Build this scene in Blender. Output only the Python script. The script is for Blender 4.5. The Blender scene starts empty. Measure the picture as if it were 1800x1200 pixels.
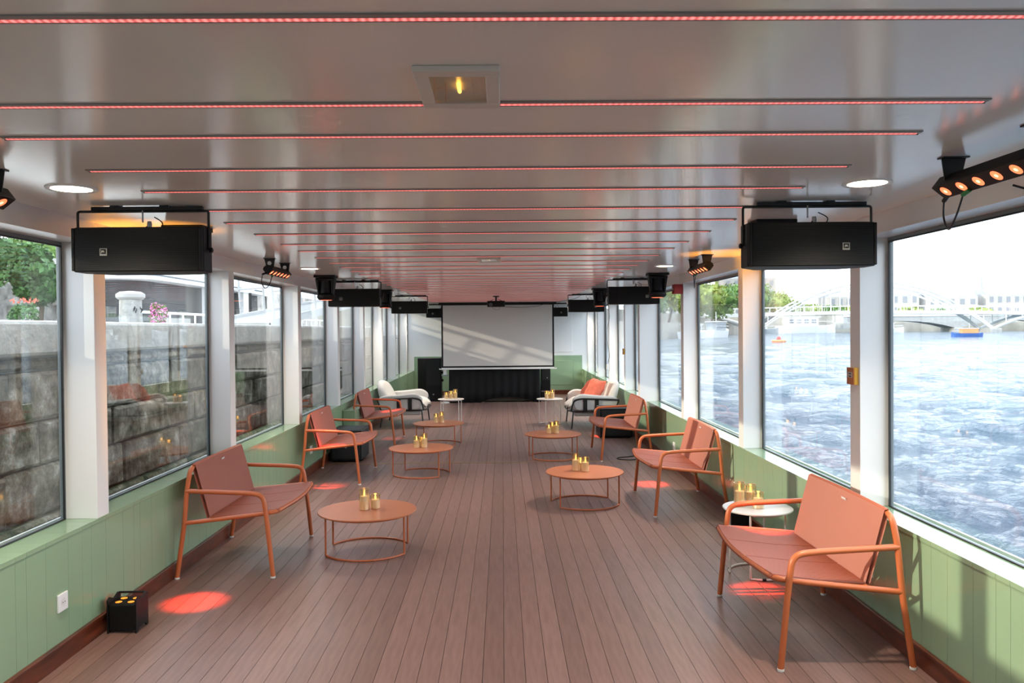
import bpy, math, random
import numpy as np
from mathutils import Vector, Matrix
random.seed(7); np.random.seed(7)
S = bpy.context.scene
COL = S.collection
PI = math.pi

# ------------------------------------------------------------------ camera, sky, sun, exposure
cam = bpy.data.cameras.new('camera'); cam.lens = 28.4; cam.sensor_width = 36; cam.clip_end = 3000; cam.clip_start = 0.05
co = bpy.data.objects.new('camera', cam); COL.objects.link(co)
M4 = Matrix.Rotation(-0.01197, 4, 'Z') @ Matrix.Rotation(PI/2-0.01514, 4, 'X') @ Matrix.Rotation(-0.009, 4, 'Z')
co.matrix_world = Matrix.Translation((0, 0, 1.55)) @ M4
S.camera = co
W = bpy.data.worlds.new('sky'); S.world = W; W.use_nodes = True
nt = W.node_tree; nt.nodes.clear()
wo = nt.nodes.new('ShaderNodeOutputWorld'); bg = nt.nodes.new('ShaderNodeBackground')
tc = nt.nodes.new('ShaderNodeTexCoord'); sx = nt.nodes.new('ShaderNodeSeparateXYZ'); rp = nt.nodes.new('ShaderNodeValToRGB')
nt.links.new(tc.outputs['Generated'], sx.inputs[0]); nt.links.new(sx.outputs['Z'], rp.inputs[0])
rp.color_ramp.elements[0].color = (.70, .74, .80, 1); rp.color_ramp.elements[1].color = (.72, .81, 1, 1); rp.color_ramp.elements[1].position = .95; e = rp.color_ramp.elements.new(.35); e.color = (.82, .89, 1, 1)
nt.links.new(rp.outputs[0], bg.inputs[0]); bg.inputs[1].default_value = 1.4; nt.links.new(bg.outputs[0], wo.inputs[0])
SUNDIR = Vector((1, .25, -.29)).normalized()
sl = bpy.data.lights.new('sun', 'SUN'); sl.energy = 1.05; sl.angle = .012; sl.color = (1, .86, .68)
so = bpy.data.objects.new('sun', sl); COL.objects.link(so); so.rotation_euler = SUNDIR.to_track_quat('-Z', 'Y').to_euler()
vs = S.view_settings; vs.view_transform = 'Standard'; vs.look = 'None'; vs.gamma = 1; vs.use_curve_mapping = False; vs.exposure = 2.0
S.cycles.use_denoising = True; S.cycles.max_bounces = 10; S.cycles.transparent_max_bounces = 24
S.cycles.diffuse_bounces = 6; S.cycles.glossy_bounces = 5; S.cycles.sample_clamp_indirect = 6
S.cycles.caustics_reflective = False; S.cycles.caustics_refractive = False

# ------------------------------------------------------------------ materials
def srgb(r, g, b):
    f = lambda c: (c/255/12.92 if c <= 10 else ((c/255+.055)/1.055)**2.4)
    return (f(r), f(g), f(b), 1)
MATS = {}
def mat(name, col, rough=.5, metal=0, var=0.0, vscale=8, bump=0, bscale=60, emit=None, estr=0, spec=.5, stretch=None, coat=0, objvar=0, coord='Object', sheen=0):
    m = bpy.data.materials.new(name); m.use_nodes = True; MATS[name] = m
    n = m.node_tree; b = n.nodes['Principled BSDF']
    b.inputs['Base Color'].default_value = col; b.inputs['Roughness'].default_value = rough; b.inputs['Metallic'].default_value = metal
    b.inputs['Specular IOR Level'].default_value = spec; b.inputs['Coat Weight'].default_value = coat
    b.inputs['Coat Roughness'].default_value = .08
    if emit: b.inputs['Emission Color'].default_value = emit; b.inputs['Emission Strength'].default_value = estr
    if var or bump or objvar:
        t = n.nodes.new('ShaderNodeTexCoord'); mp = n.nodes.new('ShaderNodeMapping'); n.links.new(t.outputs[coord], mp.inputs[0])
        if stretch: mp.inputs['Scale'].default_value = stretch
        ns = n.nodes.new('ShaderNodeTexNoise'); ns.inputs['Scale'].default_value = vscale; ns.inputs['Detail'].default_value = 5
        n.links.new(mp.outputs[0], ns.inputs['Vector'])
        src = None
        if var:
            r = n.nodes.new('ShaderNodeValToRGB'); n.links.new(ns.outputs['Fac'], r.inputs[0])
            r.color_ramp.elements[0].position = .3; r.color_ramp.elements[1].position = .7
            r.color_ramp.elements[0].color = tuple(c*(1-var) for c in col[:3])+(1,); r.color_ramp.elements[1].color = tuple(min(1, c*(1+var)) for c in col[:3])+(1,)
            src = r.outputs[0]
        if objvar:
            oi = n.nodes.new('ShaderNodeObjectInfo'); mr = n.nodes.new('ShaderNodeMapRange'); n.links.new(oi.outputs['Random'], mr.inputs[0])
            mr.inputs[3].default_value = 1-objvar; mr.inputs[4].default_value = 1+objvar
            hs = n.nodes.new('ShaderNodeHueSaturation'); n.links.new(mr.outputs[0], hs.inputs['Value'])
            if src: n.links.new(src, hs.inputs['Color'])
            else: hs.inputs['Color'].default_value = col
            src = hs.outputs[0]
        if src: n.links.new(src, b.inputs['Base Color'])
        if bump:
            n2 = n.nodes.new('ShaderNodeTexNoise'); n2.inputs['Scale'].default_value = bscale; n2.inputs['Detail'].default_value = 4
            n.links.new(mp.outputs[0], n2.inputs['Vector'])
            bp = n.nodes.new('ShaderNodeBump'); bp.inputs['Strength'].default_value = bump; bp.inputs['Distance'].default_value = .02
            n.links.new(n2.outputs['Fac'], bp.inputs['Height']); n.links.new(bp.outputs[0], b.inputs['Normal'])
    return m
def glass_mat(name, tint=(1, 1, 1, 1), f0=.04, extra=0):
    m = bpy.data.materials.new(name); m.use_nodes = True; n = m.node_tree; n.nodes.clear(); MATS[name] = m
    o = n.nodes.new('ShaderNodeOutputMaterial'); tr = n.nodes.new('ShaderNodeBsdfTransparent'); gl = n.nodes.new('ShaderNodeBsdfGlossy')
    tr.inputs[0].default_value = tint; gl.inputs['Roughness'].default_value = .0; gl.inputs[0].default_value = (1, 1, 1, 1)
    g = n.nodes.new('ShaderNodeNewGeometry'); d = n.nodes.new('ShaderNodeVectorMath'); d.operation = 'DOT_PRODUCT'
    n.links.new(g.outputs['Normal'], d.inputs[0]); n.links.new(g.outputs['Incoming'], d.inputs[1])
    def mth(op, a, b=None):
        x = n.nodes.new('ShaderNodeMath'); x.operation = op
        if hasattr(a, 'is_linked'): n.links.new(a, x.inputs[0])
        else: x.inputs[0].default_value = a
        if b is not None:
            if hasattr(b, 'is_linked'): n.links.new(b, x.inputs[1])
            else: x.inputs[1].default_value = b
        return x.outputs[0]
    c = mth('ABSOLUTE', d.outputs['Value']); p = mth('POWER', mth('SUBTRACT', 1.0, c), 5.0)
    f = mth('ADD', mth('MULTIPLY', p, 1-f0), f0+extra)
    mx = n.nodes.new('ShaderNodeMixShader'); n.links.new(f, mx.inputs[0]); n.links.new(tr.outputs[0], mx.inputs[1]); n.links.new(gl.outputs[0], mx.inputs[2])
    n.links.new(mx.outputs[0], o.inputs[0]); return m

GREEN = mat('green_paint', srgb(140, 166, 134), .16, var=.03, vscale=2, bump=.02, bscale=6, spec=.5)
GREEN2 = mat('green_paint_matt', srgb(142, 170, 138), .4)
WOODBASE = mat('mahogany', (.115, .024, .009, 1), .28, var=.45, vscale=5, stretch=(6, 1, 6), bump=.05)
PLANK = mat('deck_plank', (.225, .128, .106, 1), .38, var=.16, vscale=5, stretch=(9, .9, 9), bump=.04, bscale=14, objvar=.13)
DARK = mat('dark_gap', (.02, .012, .01, 1), .8)
BRASS = mat('brass', (.5, .33, .12, 1), .35, 1)
WHITE = mat('white_paint', (.82, .815, .80, 1), .3, bump=.015, bscale=8)
CEIL = mat('ceiling_paint', (.88, .83, .79, 1), .16, var=.02, vscale=1.5, bump=.03, bscale=2.2, spec=.5, stretch=(1, .35, 1))
RUBBER = mat('black_gasket', (.015, .017, .018, 1), .5)
FRAMEG = mat('grey_window_frame', (.20, .225, .235, 1), .4)
ORANGE = mat('terracotta_metal', (.52, .135, .045, 1), .38, bump=.02, bscale=200)
ORANGE_T = mat('terracotta_top', (.53, .17, .072, 1), .42, bump=.03, bscale=300)
CORD = mat('terracotta_cord', (.34, .088, .045, 1), .5, bump=.1, bscale=300)
GLIDE = mat('white_glide', (.75, .75, .72, 1), .4)
CREAMM = mat('cream_metal', (.72, .68, .64, 1), .38)
BLACKM = mat('black_metal', (.005, .005, .0055, 1), .42)
BLACKP = mat('black_plastic', (.004, .004, .0042, 1), .55, spec=.3, bump=.05, bscale=150)
BLACKC = mat('black_cloth', (.002, .002, .0025, 1), .85, bump=.2, bscale=80)
FABRIC = mat('light_grey_fabric', (.55, .53, .50, 1), .85, var=.06, vscale=120, bump=.25, bscale=350)
FLEECE = mat('fleece', (.78, .74, .68, 1), .95, var=.05, vscale=30, bump=.7, bscale=60)
CUSHION = mat('coral_velvet', (.62, .13, .075, 1), .75, var=.15, vscale=14, bump=.4, bscale=30)
SCREENM = mat('screen_white', (.66, .64, .62, 1), .7)
REDBOX = mat('red_plastic', (.35, .012, .012, 1), .4)
YEL = mat('yellow_plastic', (.62, .33, .02, 1), .4)
ORP = mat('orange_label', (.45, .14, .04, 1), .5)
PLATE = mat('white_plastic', (.8, .8, .8, 1), .3)
GREYM = mat('steel', (.35, .35, .36, 1), .35, .9)
ALU = mat('strip_profile', (.26, .25, .24, 1), .5)
WAX = mat('candle_wax', (.9, .78, .60, 1), .5, emit=(1, .5, .15, 1), estr=.03)
GGLASS = glass_mat('gold_tinted_glass', (.97, .92, .82, 1), .07, .07)
GLASS = glass_mat('window_glass', (.93, .955, .95, 1), .045)
GOLD = mat('gold_rim', (.8, .6, .35, 1), .2, 1)
FLAME = mat('flame', (1, .6, .1, 1), .5, emit=(1, .52, .08, 1), estr=1.5)
LEDORG = mat('amber_led', (1, .4, .05, 1), .5, emit=(1, .22, .01, 1), estr=.32)
LEDRED = mat('red_orange_led', (1, .2, .1, 1), .3, emit=(1, .16, .06, 1), estr=.55)
LEDCORE = mat('red_led_core', (1, .3, .1, 1), .3, emit=(1, .40, .2, 1), estr=1.0)
LAMP = mat('warm_lamp_disc', (1, 1, 1, 1), .5, emit=(1, .84, .62, 1), estr=3)
BULB = mat('bulb', (1, .6, .1, 1), .5, emit=(1, .5, .06, 1), estr=1.8)
REFL = mat('lamp_reflector', (.75, .66, .50, 1), .3, .3)
GCON = mat('green_connector', (.02, .22, .06, 1), .5)
# red LED strip: dotted emission
sm = mat('red_led_strip', (.9, .1, .1, 1), .5, emit=(1, .22, .20, 1), estr=1.4)
n = sm.node_tree; t = n.nodes.new('ShaderNodeTexCoord'); wv = n.nodes.new('ShaderNodeTexWave'); wv.inputs['Scale'].default_value = 21; wv.bands_direction = 'X'
n.links.new(t.outputs['Object'], wv.inputs[0]); mr = n.nodes.new('ShaderNodeMapRange'); n.links.new(wv.outputs['Fac'], mr.inputs[0]); mr.inputs[3].default_value = .12; mr.inputs[4].default_value = .42
n.links.new(mr.outputs[0], n.nodes['Principled BSDF'].inputs['Emission Strength']); REDSTRIP = sm
# outside
STONE = mat('quay_stone', (.17, .145, .11, 1), .85, var=.75, vscale=4.5, bump=.9, bscale=14, objvar=.3, coord='Object')
n = STONE.node_tree; r_ = [q for q in n.nodes if q.type == 'VALTORGB'][0].color_ramp
r_.elements[0].position = .36; r_.elements[0].color = (.035, .03, .018, 1); r_.elements[1].position = .66; r_.elements[1].color = (.52, .50, .44, 1); e = r_.elements.new(.46); e.color = (.13, .11, .075, 1); e = r_.elements.new(.56); e.color = (.26, .23, .18, 1)
nz = [q for q in n.nodes if q.type == 'TEX_NOISE'][0]; nz.inputs['Scale'].default_value = 6; nz.inputs['Detail'].default_value = 9; nz.inputs['Roughness'].default_value = .72
CAPST = mat('quay_cap', (.50, .48, .43, 1), .8, var=.25, vscale=6, bump=.4, bscale=25, objvar=.08)
PAVE = mat('quay_paving', (.5, .48, .44, 1), .85, var=.15, vscale=3)
ROCK = mat('pale_rock', (.50, .47, .43, 1), .85, var=.5, vscale=2.5, bump=.8, bscale=5, objvar=.15)
LEAF = [mat('leaves_deep', (.045, .12, .02, 1), .6, var=.5, vscale=1.5), mat('leaves_mid', (.12, .22, .04, 1), .6, var=.4, vscale=.6), mat('leaves_yellow', (.26, .32, .06, 1), .6, var=.35, vscale=.5)]
BARK = mat('bark', (.12, .09, .06, 1), .9)
PINK = mat('pink_petals', (.75, .25, .5, 1), .6)
CONC = mat('concrete', (.34, .335, .315, 1), .8, var=.12, vscale=1)
BRIDGEW = mat('bridge_white', (.62, .62, .60, 1), .5)
BUILD = mat('pale_stone_building', (.40, .38, .35, 1), .8, var=.1, vscale=.2, objvar=.1)
ROOFM = mat('slate_roof', (.30, .32, .36, 1), .6)
WINB = mat('far_window', (.22, .23, .25, 1), .4)
WHITEB = mat('boat_white', (.8, .8, .8, 1), .35)
BLUEB = mat('boat_blue', (.05, .12, .35, 1), .4)
ORB = mat('boat_orange', (.75, .25, .08, 1), .5)
GREYB = mat('boat_grey', (.3, .33, .35, 1), .5)
BANKW = mat('bank_wall_stone', (.33, .31, .26, 1), .9, var=.3, vscale=.25)
DARKI = mat('dark_interior', (.05, .05, .05, 1), .6)
# water
wm = bpy.data.materials.new('river_water'); wm.use_nodes = True; n = wm.node_tree; b = n.nodes['Principled BSDF']
b.inputs['Base Color'].default_value = (.07, .115, .155, 1); b.inputs['Roughness'].default_value = .09; b.inputs['IOR'].default_value = 1.34; b.inputs['Specular IOR Level'].default_value = .5
t = n.nodes.new('ShaderNodeTexCoord'); mp = n.nodes.new('ShaderNodeMapping'); mp.inputs['Scale'].default_value = (1.0, 1.5, 1); n.links.new(t.outputs['Object'], mp.inputs[0])
n1 = n.nodes.new('ShaderNodeTexNoise'); n1.inputs['Scale'].default_value = 2.2; n1.inputs['Detail'].default_value = 8; n1.inputs['Roughness'].default_value = .6; n.links.new(mp.outputs[0], n1.inputs[0])
bp = n.nodes.new('ShaderNodeBump'); bp.inputs['Strength'].default_value = 1.0; bp.inputs['Distance'].default_value = .35
n.links.new(n1.outputs['Fac'], bp.inputs['Height']); n.links.new(bp.outputs[0], b.inputs['Normal']); WATER = wm

# ------------------------------------------------------------------ mesh helpers
class MB:
    def __init__(s): s.v = []; s.f = []
    def add(s, vs, fs):
        o = len(s.v); s.v += [tuple(v) for v in vs]; s.f += [tuple(i+o for i in f) for f in fs]; return s
    def bb(s, x0, x1, y0, y1, z0, z1):
        if x0 > x1: x0, x1 = x1, x0
        if y0 > y1: y0, y1 = y1, y0
        return s.add([(x0,y0,z0),(x1,y0,z0),(x1,y1,z0),(x0,y1,z0),(x0,y0,z1),(x1,y0,z1),(x1,y1,z1),(x0,y1,z1)],
                     [(0,3,2,1),(4,5,6,7),(0,1,5,4),(1,2,6,5),(2,3,7,6),(3,0,4,7)])
    def box(s, c, d, rot=None):
        x, y, z = (k/2 for k in d); P = [Vector((a*x, b*y, e*z)) for e in (-1,1) for (a,b) in ((-1,-1),(1,-1),(1,1),(-1,1))]
        if rot is not None: P = [rot @ p for p in P]
        return s.add([p+Vector(c) for p in P], [(0,3,2,1),(4,5,6,7),(0,1,5,4),(1,2,6,5),(2,3,7,6),(3,0,4,7)])
    def tube(s, pts, r, seg=8, closed=False, cap=True):
        P = [Vector(p) for p in pts]; n = len(P); rings = []
        up = None
        for i in range(n):
            if closed: d = (P[(i+1)%n]-P[i-1]).normalized()
            else: d = (P[min(i+1,n-1)]-P[max(i-1,0)]).normalized()
            if up is None:
                up = Vector((0,0,1)) if abs(d.z) < .9 else Vector((1,0,0))
            a = d.cross(up)
            if a.length < 1e-5: a = d.orthogonal()
            a.normalize(); up = a.cross(d).normalized()
            rr = r[i] if isinstance(r, (list, tuple)) else r
            rings.append([P[i]+a*math.cos(2*PI*k/seg)*rr+up*math.sin(2*PI*k/seg)*rr for k in range(seg)])
        vs = [v for R in rings for v in R]; fs = []
        m = n if closed else n-1
        for i in range(m):
            j = (i+1) % n
            for k in range(seg):
                k2 = (k+1) % seg; fs.append((i*seg+k, i*seg+k2, j*seg+k2, j*seg+k))
        if cap and not closed:
            fs.append(tuple(range(seg))); fs.append(tuple((n-1)*seg+k for k in reversed(range(seg))))
        return s.add(vs, fs)
    def lathe(s, prof, c=(0,0,0), seg=24, caps=True):
        vs = []; fs = []
        for (r, z) in prof:
            for k in range(seg): vs.append((c[0]+r*math.cos(2*PI*k/seg), c[1]+r*math.sin(2*PI*k/seg), c[2]+z))
        for i in range(len(prof)-1):
            for k in range(seg):
                k2 = (k+1) % seg; fs.append((i*seg+k, i*seg+k2, (i+1)*seg+k2, (i+1)*seg+k))
        if caps: fs.append(tuple(reversed(range(seg)))); fs.append(tuple((len(prof)-1)*seg+k for k in range(seg)))
        return s.add(vs, fs)
    def prism(s, poly, axis, a, b):
        # poly in the two other axes (order x,y,z minus axis), extruded from a to b
        def pt(p, t):
            if axis == 0: return (t, p[0], p[1])
            if axis == 1: return (p[0], t, p[1])
            return (p[0], p[1], t)
        n = len(poly); vs = [pt(p, a) for p in poly]+[pt(p, b) for p in poly]
        fs = [tuple(range(n)), tuple(reversed(range(n, 2*n)))]+[(i, n+i, n+(i+1)%n, (i+1)%n) for i in range(n)]
        return s.add(vs, fs)
    def mesh(s, name, m, smooth=False):
        me = bpy.data.meshes.new(name); me.from_pydata(s.v, [], s.f)
        import bmesh
        bm = bmesh.new(); bm.from_mesh(me); bmesh.ops.recalc_face_normals(bm, faces=bm.faces); bm.to_mesh(me); bm.free()
        me.materials.append(m)
        if smooth:
            me.polygons.foreach_set('use_smooth', [True]*len(me.polygons))
            try: me.set_sharp_from_angle(angle=math.radians(38))
            except Exception: pass
        me.update(); return me
    def build(s, name, m, parent=None, smooth=False, bevel=0, subsurf=0, loc=(0,0,0)):
        return link(name, s.mesh(name, m, smooth), parent, bevel, subsurf, loc)
def link(name, me, parent=None, bevel=0, subsurf=0, loc=(0,0,0)):
    o = bpy.data.objects.new(name, me); COL.objects.link(o); o.location = loc
    if parent: o.parent = parent
    if bevel:
        bv = o.modifiers.new('bevel', 'BEVEL'); bv.width = bevel; bv.segments = 2; bv.limit_method = 'ANGLE'
    if subsurf:
        ss = o.modifiers.new('subsurf', 'SUBSURF'); ss.levels = subsurf; ss.render_levels = subsurf
        o.data.polygons.foreach_set('use_smooth', [True]*len(o.data.polygons))
    return o
def tag(o, label, cat, group=None, kind=None):
    o['label'] = label; o['category'] = cat
    if group: o['group'] = group
    if kind: o['kind'] = kind
    return o
def thing(name, label, cat, loc=(0,0,0), rz=0, group=None):
    o = bpy.data.objects.new(name, None); COL.objects.link(o); o.empty_display_size = .1
    o.location = loc; o.rotation_euler = (0, 0, rz); return tag(o, label, cat, group)
def struct(o, label=None):
    o['kind'] = 'structure'
    if label: o['label'] = label
    return o
KIDS = {}
def copy_tree(o, parent=None):
    c = o.copy(); COL.objects.link(c); c.parent = parent
    for ch in [x for x in COL.objects if x.parent == o]: copy_tree(ch, c)
    return c
def place(proto, loc, rz, label, first):
    o = proto if first else copy_tree(proto)
    o.location = loc; o.rotation_euler = (0, 0, rz); o['label'] = label; return o
def arc(c, r, a0, a1, n, z):
    return [(c[0]+r*math.cos(a0+(a1-a0)*i/n), c[1]+r*math.sin(a0+(a1-a0)*i/n), z) for i in range(n+1)]
def fillet(pts, r, n=5):
    P = [Vector(p) for p in pts]; out = [P[0]]
    for i in range(1, len(P)-1):
        a = (P[i-1]-P[i]); b = (P[i+1]-P[i]); t = min(r, a.length*.49, b.length*.49)
        A = P[i]+a.normalized()*t; B = P[i]+b.normalized()*t
        for k in range(n+1):
            u = k/n; out.append(A*(1-u)**2+P[i]*2*u*(1-u)+B*u*u)
    out.append(P[-1]); return out
def text_mesh(txt, size, extr, m):
    c = bpy.data.curves.new('t', 'FONT'); c.body = txt; c.size = size; c.extrude = extr; c.align_x = 'CENTER'; c.align_y = 'CENTER'
    o = bpy.data.objects.new('t', c); COL.objects.link(o); dg = bpy.context.evaluated_depsgraph_get()
    me = bpy.data.meshes.new_from_object(o.evaluated_get(dg)); bpy.data.objects.remove(o); bpy.data.curves.remove(c)
    me.materials.clear(); me.materials.append(m); return me
def cable(name, pts, r, label, m=None, parent=None, n=8):
    P = [Vector(p) for p in pts]; out = []
    for i in range(len(P)-1):
        p0 = P[max(i-1,0)]; p1 = P[i]; p2 = P[i+1]; p3 = P[min(i+2,len(P)-1)]
        for k in range(n):
            t = k/n; out.append(.5*((2*p1)+(p2-p0)*t+(2*p0-5*p1+4*p2-p3)*t*t+(3*p1-p0-3*p2+p3)*t**3))
    out.append(P[-1]); o = MB().tube(out, r, 6).build(name, m or BLACKM, parent, smooth=True)
    if label: tag(o, label, 'cable')
    return o

# ------------------------------------------------------------------ room shell
XL, XR, XGL, XGR = -2.09, 1.89, -2.24, 2.03
SILL, HEAD, CZ, Y0, Y1 = .595, 2.015, 2.117, -3.0, 19.15
PL = [-1.95, .10, 2.13, 4.17, 6.22, 8.31, 10.29, 12.20, 14.05, 15.77, 17.64]
PR = [-1.85, .15, 2.20, 4.25, 6.33, 8.41, 10.52, 12.42, 14.25, 15.99, 17.83]
# floor
fl = struct(MB().bb(XL-.1, XR+.1, Y0, Y1, -.12, -.022).build('floor', DARK))
pw = .0965; me_a = MB().bb(-pw/2+.0011, pw/2-.0011, Y0, 9.382, -.022, 0).mesh('plank', PLANK); me_b = MB().bb(-pw/2+.0011, pw/2-.0011, 9.418, Y1, -.022, 0).mesh('plank', PLANK)
for k in range(-22, 20):
    for me in (me_a, me_b):
        link('plank', me, fl, loc=((k+.5)*pw-.006, 0, 0), bevel=0)
MB().bb(XL, XR, 9.384, 9.416, -.02, .001).build('brass_strip', BRASS, fl)
# ceiling
ce = struct(MB().bb(XL-.25, XR+.25, Y0, Y1, CZ, CZ+.08).build('ceiling', CEIL))
# side walls
pat = [.09, .15, .19, .13, .08, .15, .19, .13]
def joints(start):
    y = start; out = [y]; i = 0
    while y < Y1: y += pat[i % 8]*(1 if y < 9 else 1.15); i += 1; out.append(min(y, Y1))
    return out
def side_wall(side, X, XG, start, tiles):
    s = -1 if side == 'left' else 1
    w = struct(MB().bb(X+s*.014, XG+s*.05, Y0, Y1, -.02, SILL-.02).build('wall_'+side, GREEN2))
    js = [Y0, -1.5, 0, 1.4, 2.3]+joints(start)
    for a, b in zip(js[:-1], js[1:]):
        if b-a < .01: continue
        MB().bb(X, X+s*.013, a+.0008, b-.0008, .02, SILL-.022).build('panel', GREEN, w)
        MB().bb(X-s*.003, XG+s*.02, a+.0008, b-.0008, SILL-.02, SILL).build('sill_board', GREEN, w)
    bsb = MB().bb(X-s*.014, X, Y0, Y1, 0, .088); bsb.bb(X-s*.022, X, Y0, Y1, .088, .100)
    struct(bsb.build('baseboard_'+side, WOODBASE, bevel=.002))
    # header above the windows
    struct(MB().bb(X, XG+s*.05, Y0, Y1, HEAD, CZ).build('trim_1' if side == 'left' else 'trim_2', WHITE))
    return w
wl = side_wall('left', XL, XGL, 2.90, 0); wr = side_wall('right', XR, XGR, 2.98, 0)
wi = 0
for side, X, XG, P, w in (('left', XL, XGL, PL, wl), ('right', XR, XGR, PR, wr)):
    s = -1 if side == 'left' else 1
    for i, y in enumerate(P):
        x0 = X-.12 if (side == 'right' and i == 6) else X
        if side == 'right' and i == 6:
            MB().bb(X-.10, XG+s*.03, y, y+.14, SILL-.07, CZ-.001).build('pillar', WHITE, w, bevel=.002)
        else: MB().bb(x0+s*.001, XG+s*.03, y, y+.12, SILL, HEAD).build('pillar', WHITE, w, bevel=.002)
    ed = P+[Y1]
    for a, b in [(Y0, P[0])]+[(P[i]+.12+(.02 if side == 'right' and i == 6 else 0), ed[i+1]) for i in range(len(P))]:
        if b-a < .1: continue
        wi += 1; f = MB(); xg0, xg1 = XG+s*.010, XG+s*.030; t = .022
        f.bb(xg0, xg1, a, a+t, SILL, HEAD); f.bb(xg0, xg1, b-t, b, SILL, HEAD); f.bb(xg0, xg1, a+t, b-t, SILL, SILL+.006); f.bb(xg0, xg1, a+t, b-t, HEAD-.022, HEAD)
        wf = struct(f.build('window_%d' % wi, FRAMEG, bevel=.002))
        MB().bb(XG+s*.014, XG+s*.020, a+t, b-t, SILL+.006, HEAD-.02).build('pane', GLASS, wf)
        g = MB(); xa, xb = XG+s*.004, XG+s*.013
        g.bb(xa, xb, a+t-.003, a+t+.002, SILL+.001, HEAD-.018); g.bb(xa, xb, b-t-.003, b-t+.003, SILL+.001, HEAD-.018)
        g.bb(xa, xb, a+t, b-t, SILL+.001, SILL+.007); g.bb(xa, xb, a+t, b-t, HEAD-.026, HEAD-.019); g.build('gasket', RUBBER, wf)
# end walls
wb = struct(MB().bb(XL-.2, XR+.2, Y1, Y1+.1, 0, CZ).build('wall_back', WHITE))
MB().bb(XL, XR, Y1-.012, Y1, 0, .92).build('wainscot', GREEN, wb)
MB().bb(1.0, 1.66, Y1-.02, Y1-.012, .22, .80).build('door_panel', GREEN, wb, bevel=.004)
MB().bb(1.0, 1.66, Y1-.008, Y1, 1.0, 1.95).build('upper_panel', WHITE, wb, bevel=.003)
struct(MB().bb(XL, XR, Y1-.03, Y1-.012, 0, .1).build('baseboard_back', WOODBASE))
struct(MB().bb(XL-.2, XR+.2, Y0-.1, Y0, 0, CZ).build('wall_front', WHITE))
# boat hull skirt below the windows, outside
struct(MB().bb(XL-.27, XL-.255, Y0, Y1, -.7, SILL-.02).bb(XR+.257, XR+.27, Y0, Y1, -.7, SILL-.02).build('trim_3', WHITEB))

# ------------------------------------------------------------------ red LED strips
SY = [1.47, 2.03, 2.36, 2.84, 3.27, 3.79, 4.23, 4.74, 5.30, 5.74, 6.26]
y = 6.75
while y < 16.6: SY.append(round(y, 3)); y += .475
ORD = 'first second third fourth fifth sixth seventh eighth ninth tenth eleventh twelfth thirteenth fourteenth fifteenth sixteenth seventeenth eighteenth nineteenth twentieth'.split()
ORD += ['twenty-'+o for o in ORD[:9]]+['thirtieth']+['thirty-'+o for o in ORD[:9]]
sp_me = [MB().bb(-1.335, 1.335, -.016, .014, -.0035, 0).bb(-1.335, 1.335, .012, .014, -.006, 0).mesh('profile', ALU), MB().bb(-1.325, 1.325, .000, .0105, -.0050, -.0036).mesh('led_line', REDSTRIP)]
strip = thing('led_strip', '', 'light strip', group='red light strips across the ceiling')
link('profile', sp_me[0], strip); link('led_line', sp_me[1], strip)
for i, yy in enumerate(SY):
    place(strip, (-.105, yy, CZ), 0, 'thin red glowing light strip across the ceiling, %s counted from the camera' % ORD[i], i == 0)

# ------------------------------------------------------------------ downlights
dl = thing('downlight', '', 'ceiling light', group='round downlights along both ceiling edges')
MB().lathe([(.074, -.004), (.092, -.006), (.094, -.002), (.094, 0)], seg=32, caps=False).build('trim_ring', WHITE, dl, smooth=True)
MB().lathe([(.0, -.0045), (.074, -.0045)], seg=32, caps=False).build('diffuser', LAMP, dl)
dll = [(-1.68, 3.19, 'left ceiling edge, in front of the nearest left loudspeaker'), (1.45, 3.19, 'right ceiling edge, above the nearest right loudspeaker'),
       (-1.74, 7.35, 'left ceiling edge, beside the second light bar from the camera'), (1.49, 7.37, 'right ceiling edge, beside the second light bar from the camera'),
       (-1.60, 13.6, 'left ceiling edge, behind the third left loudspeaker'), (1.40, 13.6, 'right ceiling edge, behind the third right loudspeaker'),
       (-1.72, 17.6, 'left ceiling edge, farthest one beside the projection screen'), (1.50, 17.6, 'right ceiling edge, farthest one beside the projection screen')]
for i, (x, yy, l) in enumerate(dll):
    place(dl, (x, yy, CZ), 0, 'round downlight at the '+l, i == 0)
    L = bpy.data.lights.new('downlight_beam', 'SPOT'); L.energy = 34; L.color = (1, .88, .72); L.spot_size = 2.4; L.spot_blend = .9; L.shadow_soft_size = .07
    lo = bpy.data.objects.new('downlight_beam', L); COL.objects.link(lo); lo.location = (x, yy, CZ-.02)

# ------------------------------------------------------------------ square recessed fixtures
fx = thing('recessed_floodlight', '', 'ceiling light', group='square recessed fixtures on the ceiling centreline')
f = MB(); X_, Y_, x_, y_ = .095, .145, .062, .105
f.bb(-X_, X_, -Y_, -y_, -.014, 0).bb(-X_, X_, y_, Y_, -.014, 0).bb(-X_, -x_, -y_, y_, -.014, 0).bb(x_, X_, -y_, y_, -.014, 0).build('frame', mat('fixture_frame', (.72, .67, .61, 1), .35), fx, bevel=.003)
f = MB(); f.add([(-x_, -y_, -.003), (x_, -y_, -.003), (x_, y_, -.003), (-x_, y_, -.003), (-x_*.7, -y_*.7, -.001), (x_*.7, -y_*.7, -.001), (x_*.7, y_*.7, -.001), (-x_*.7, y_*.7, -.001)],
      [(0, 1, 5, 4), (1, 2, 6, 5), (2, 3, 7, 6), (3, 0, 4, 7), (4, 5, 6, 7)]).build('reflector', REFL, fx)
MB().tube([(0, -.03, -.006), (0, .03, -.006)], .0045, 8).build('bulb', BULB, fx)
MB().bb(-x_, x_, -y_, y_, -.0125, -.0105).build('cover_glass', GLASS, fx)
place(fx, (-.095, 1.885, CZ), 0, 'square cream recessed ceiling floodlight with amber bulb, nearest the camera', True)
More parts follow.
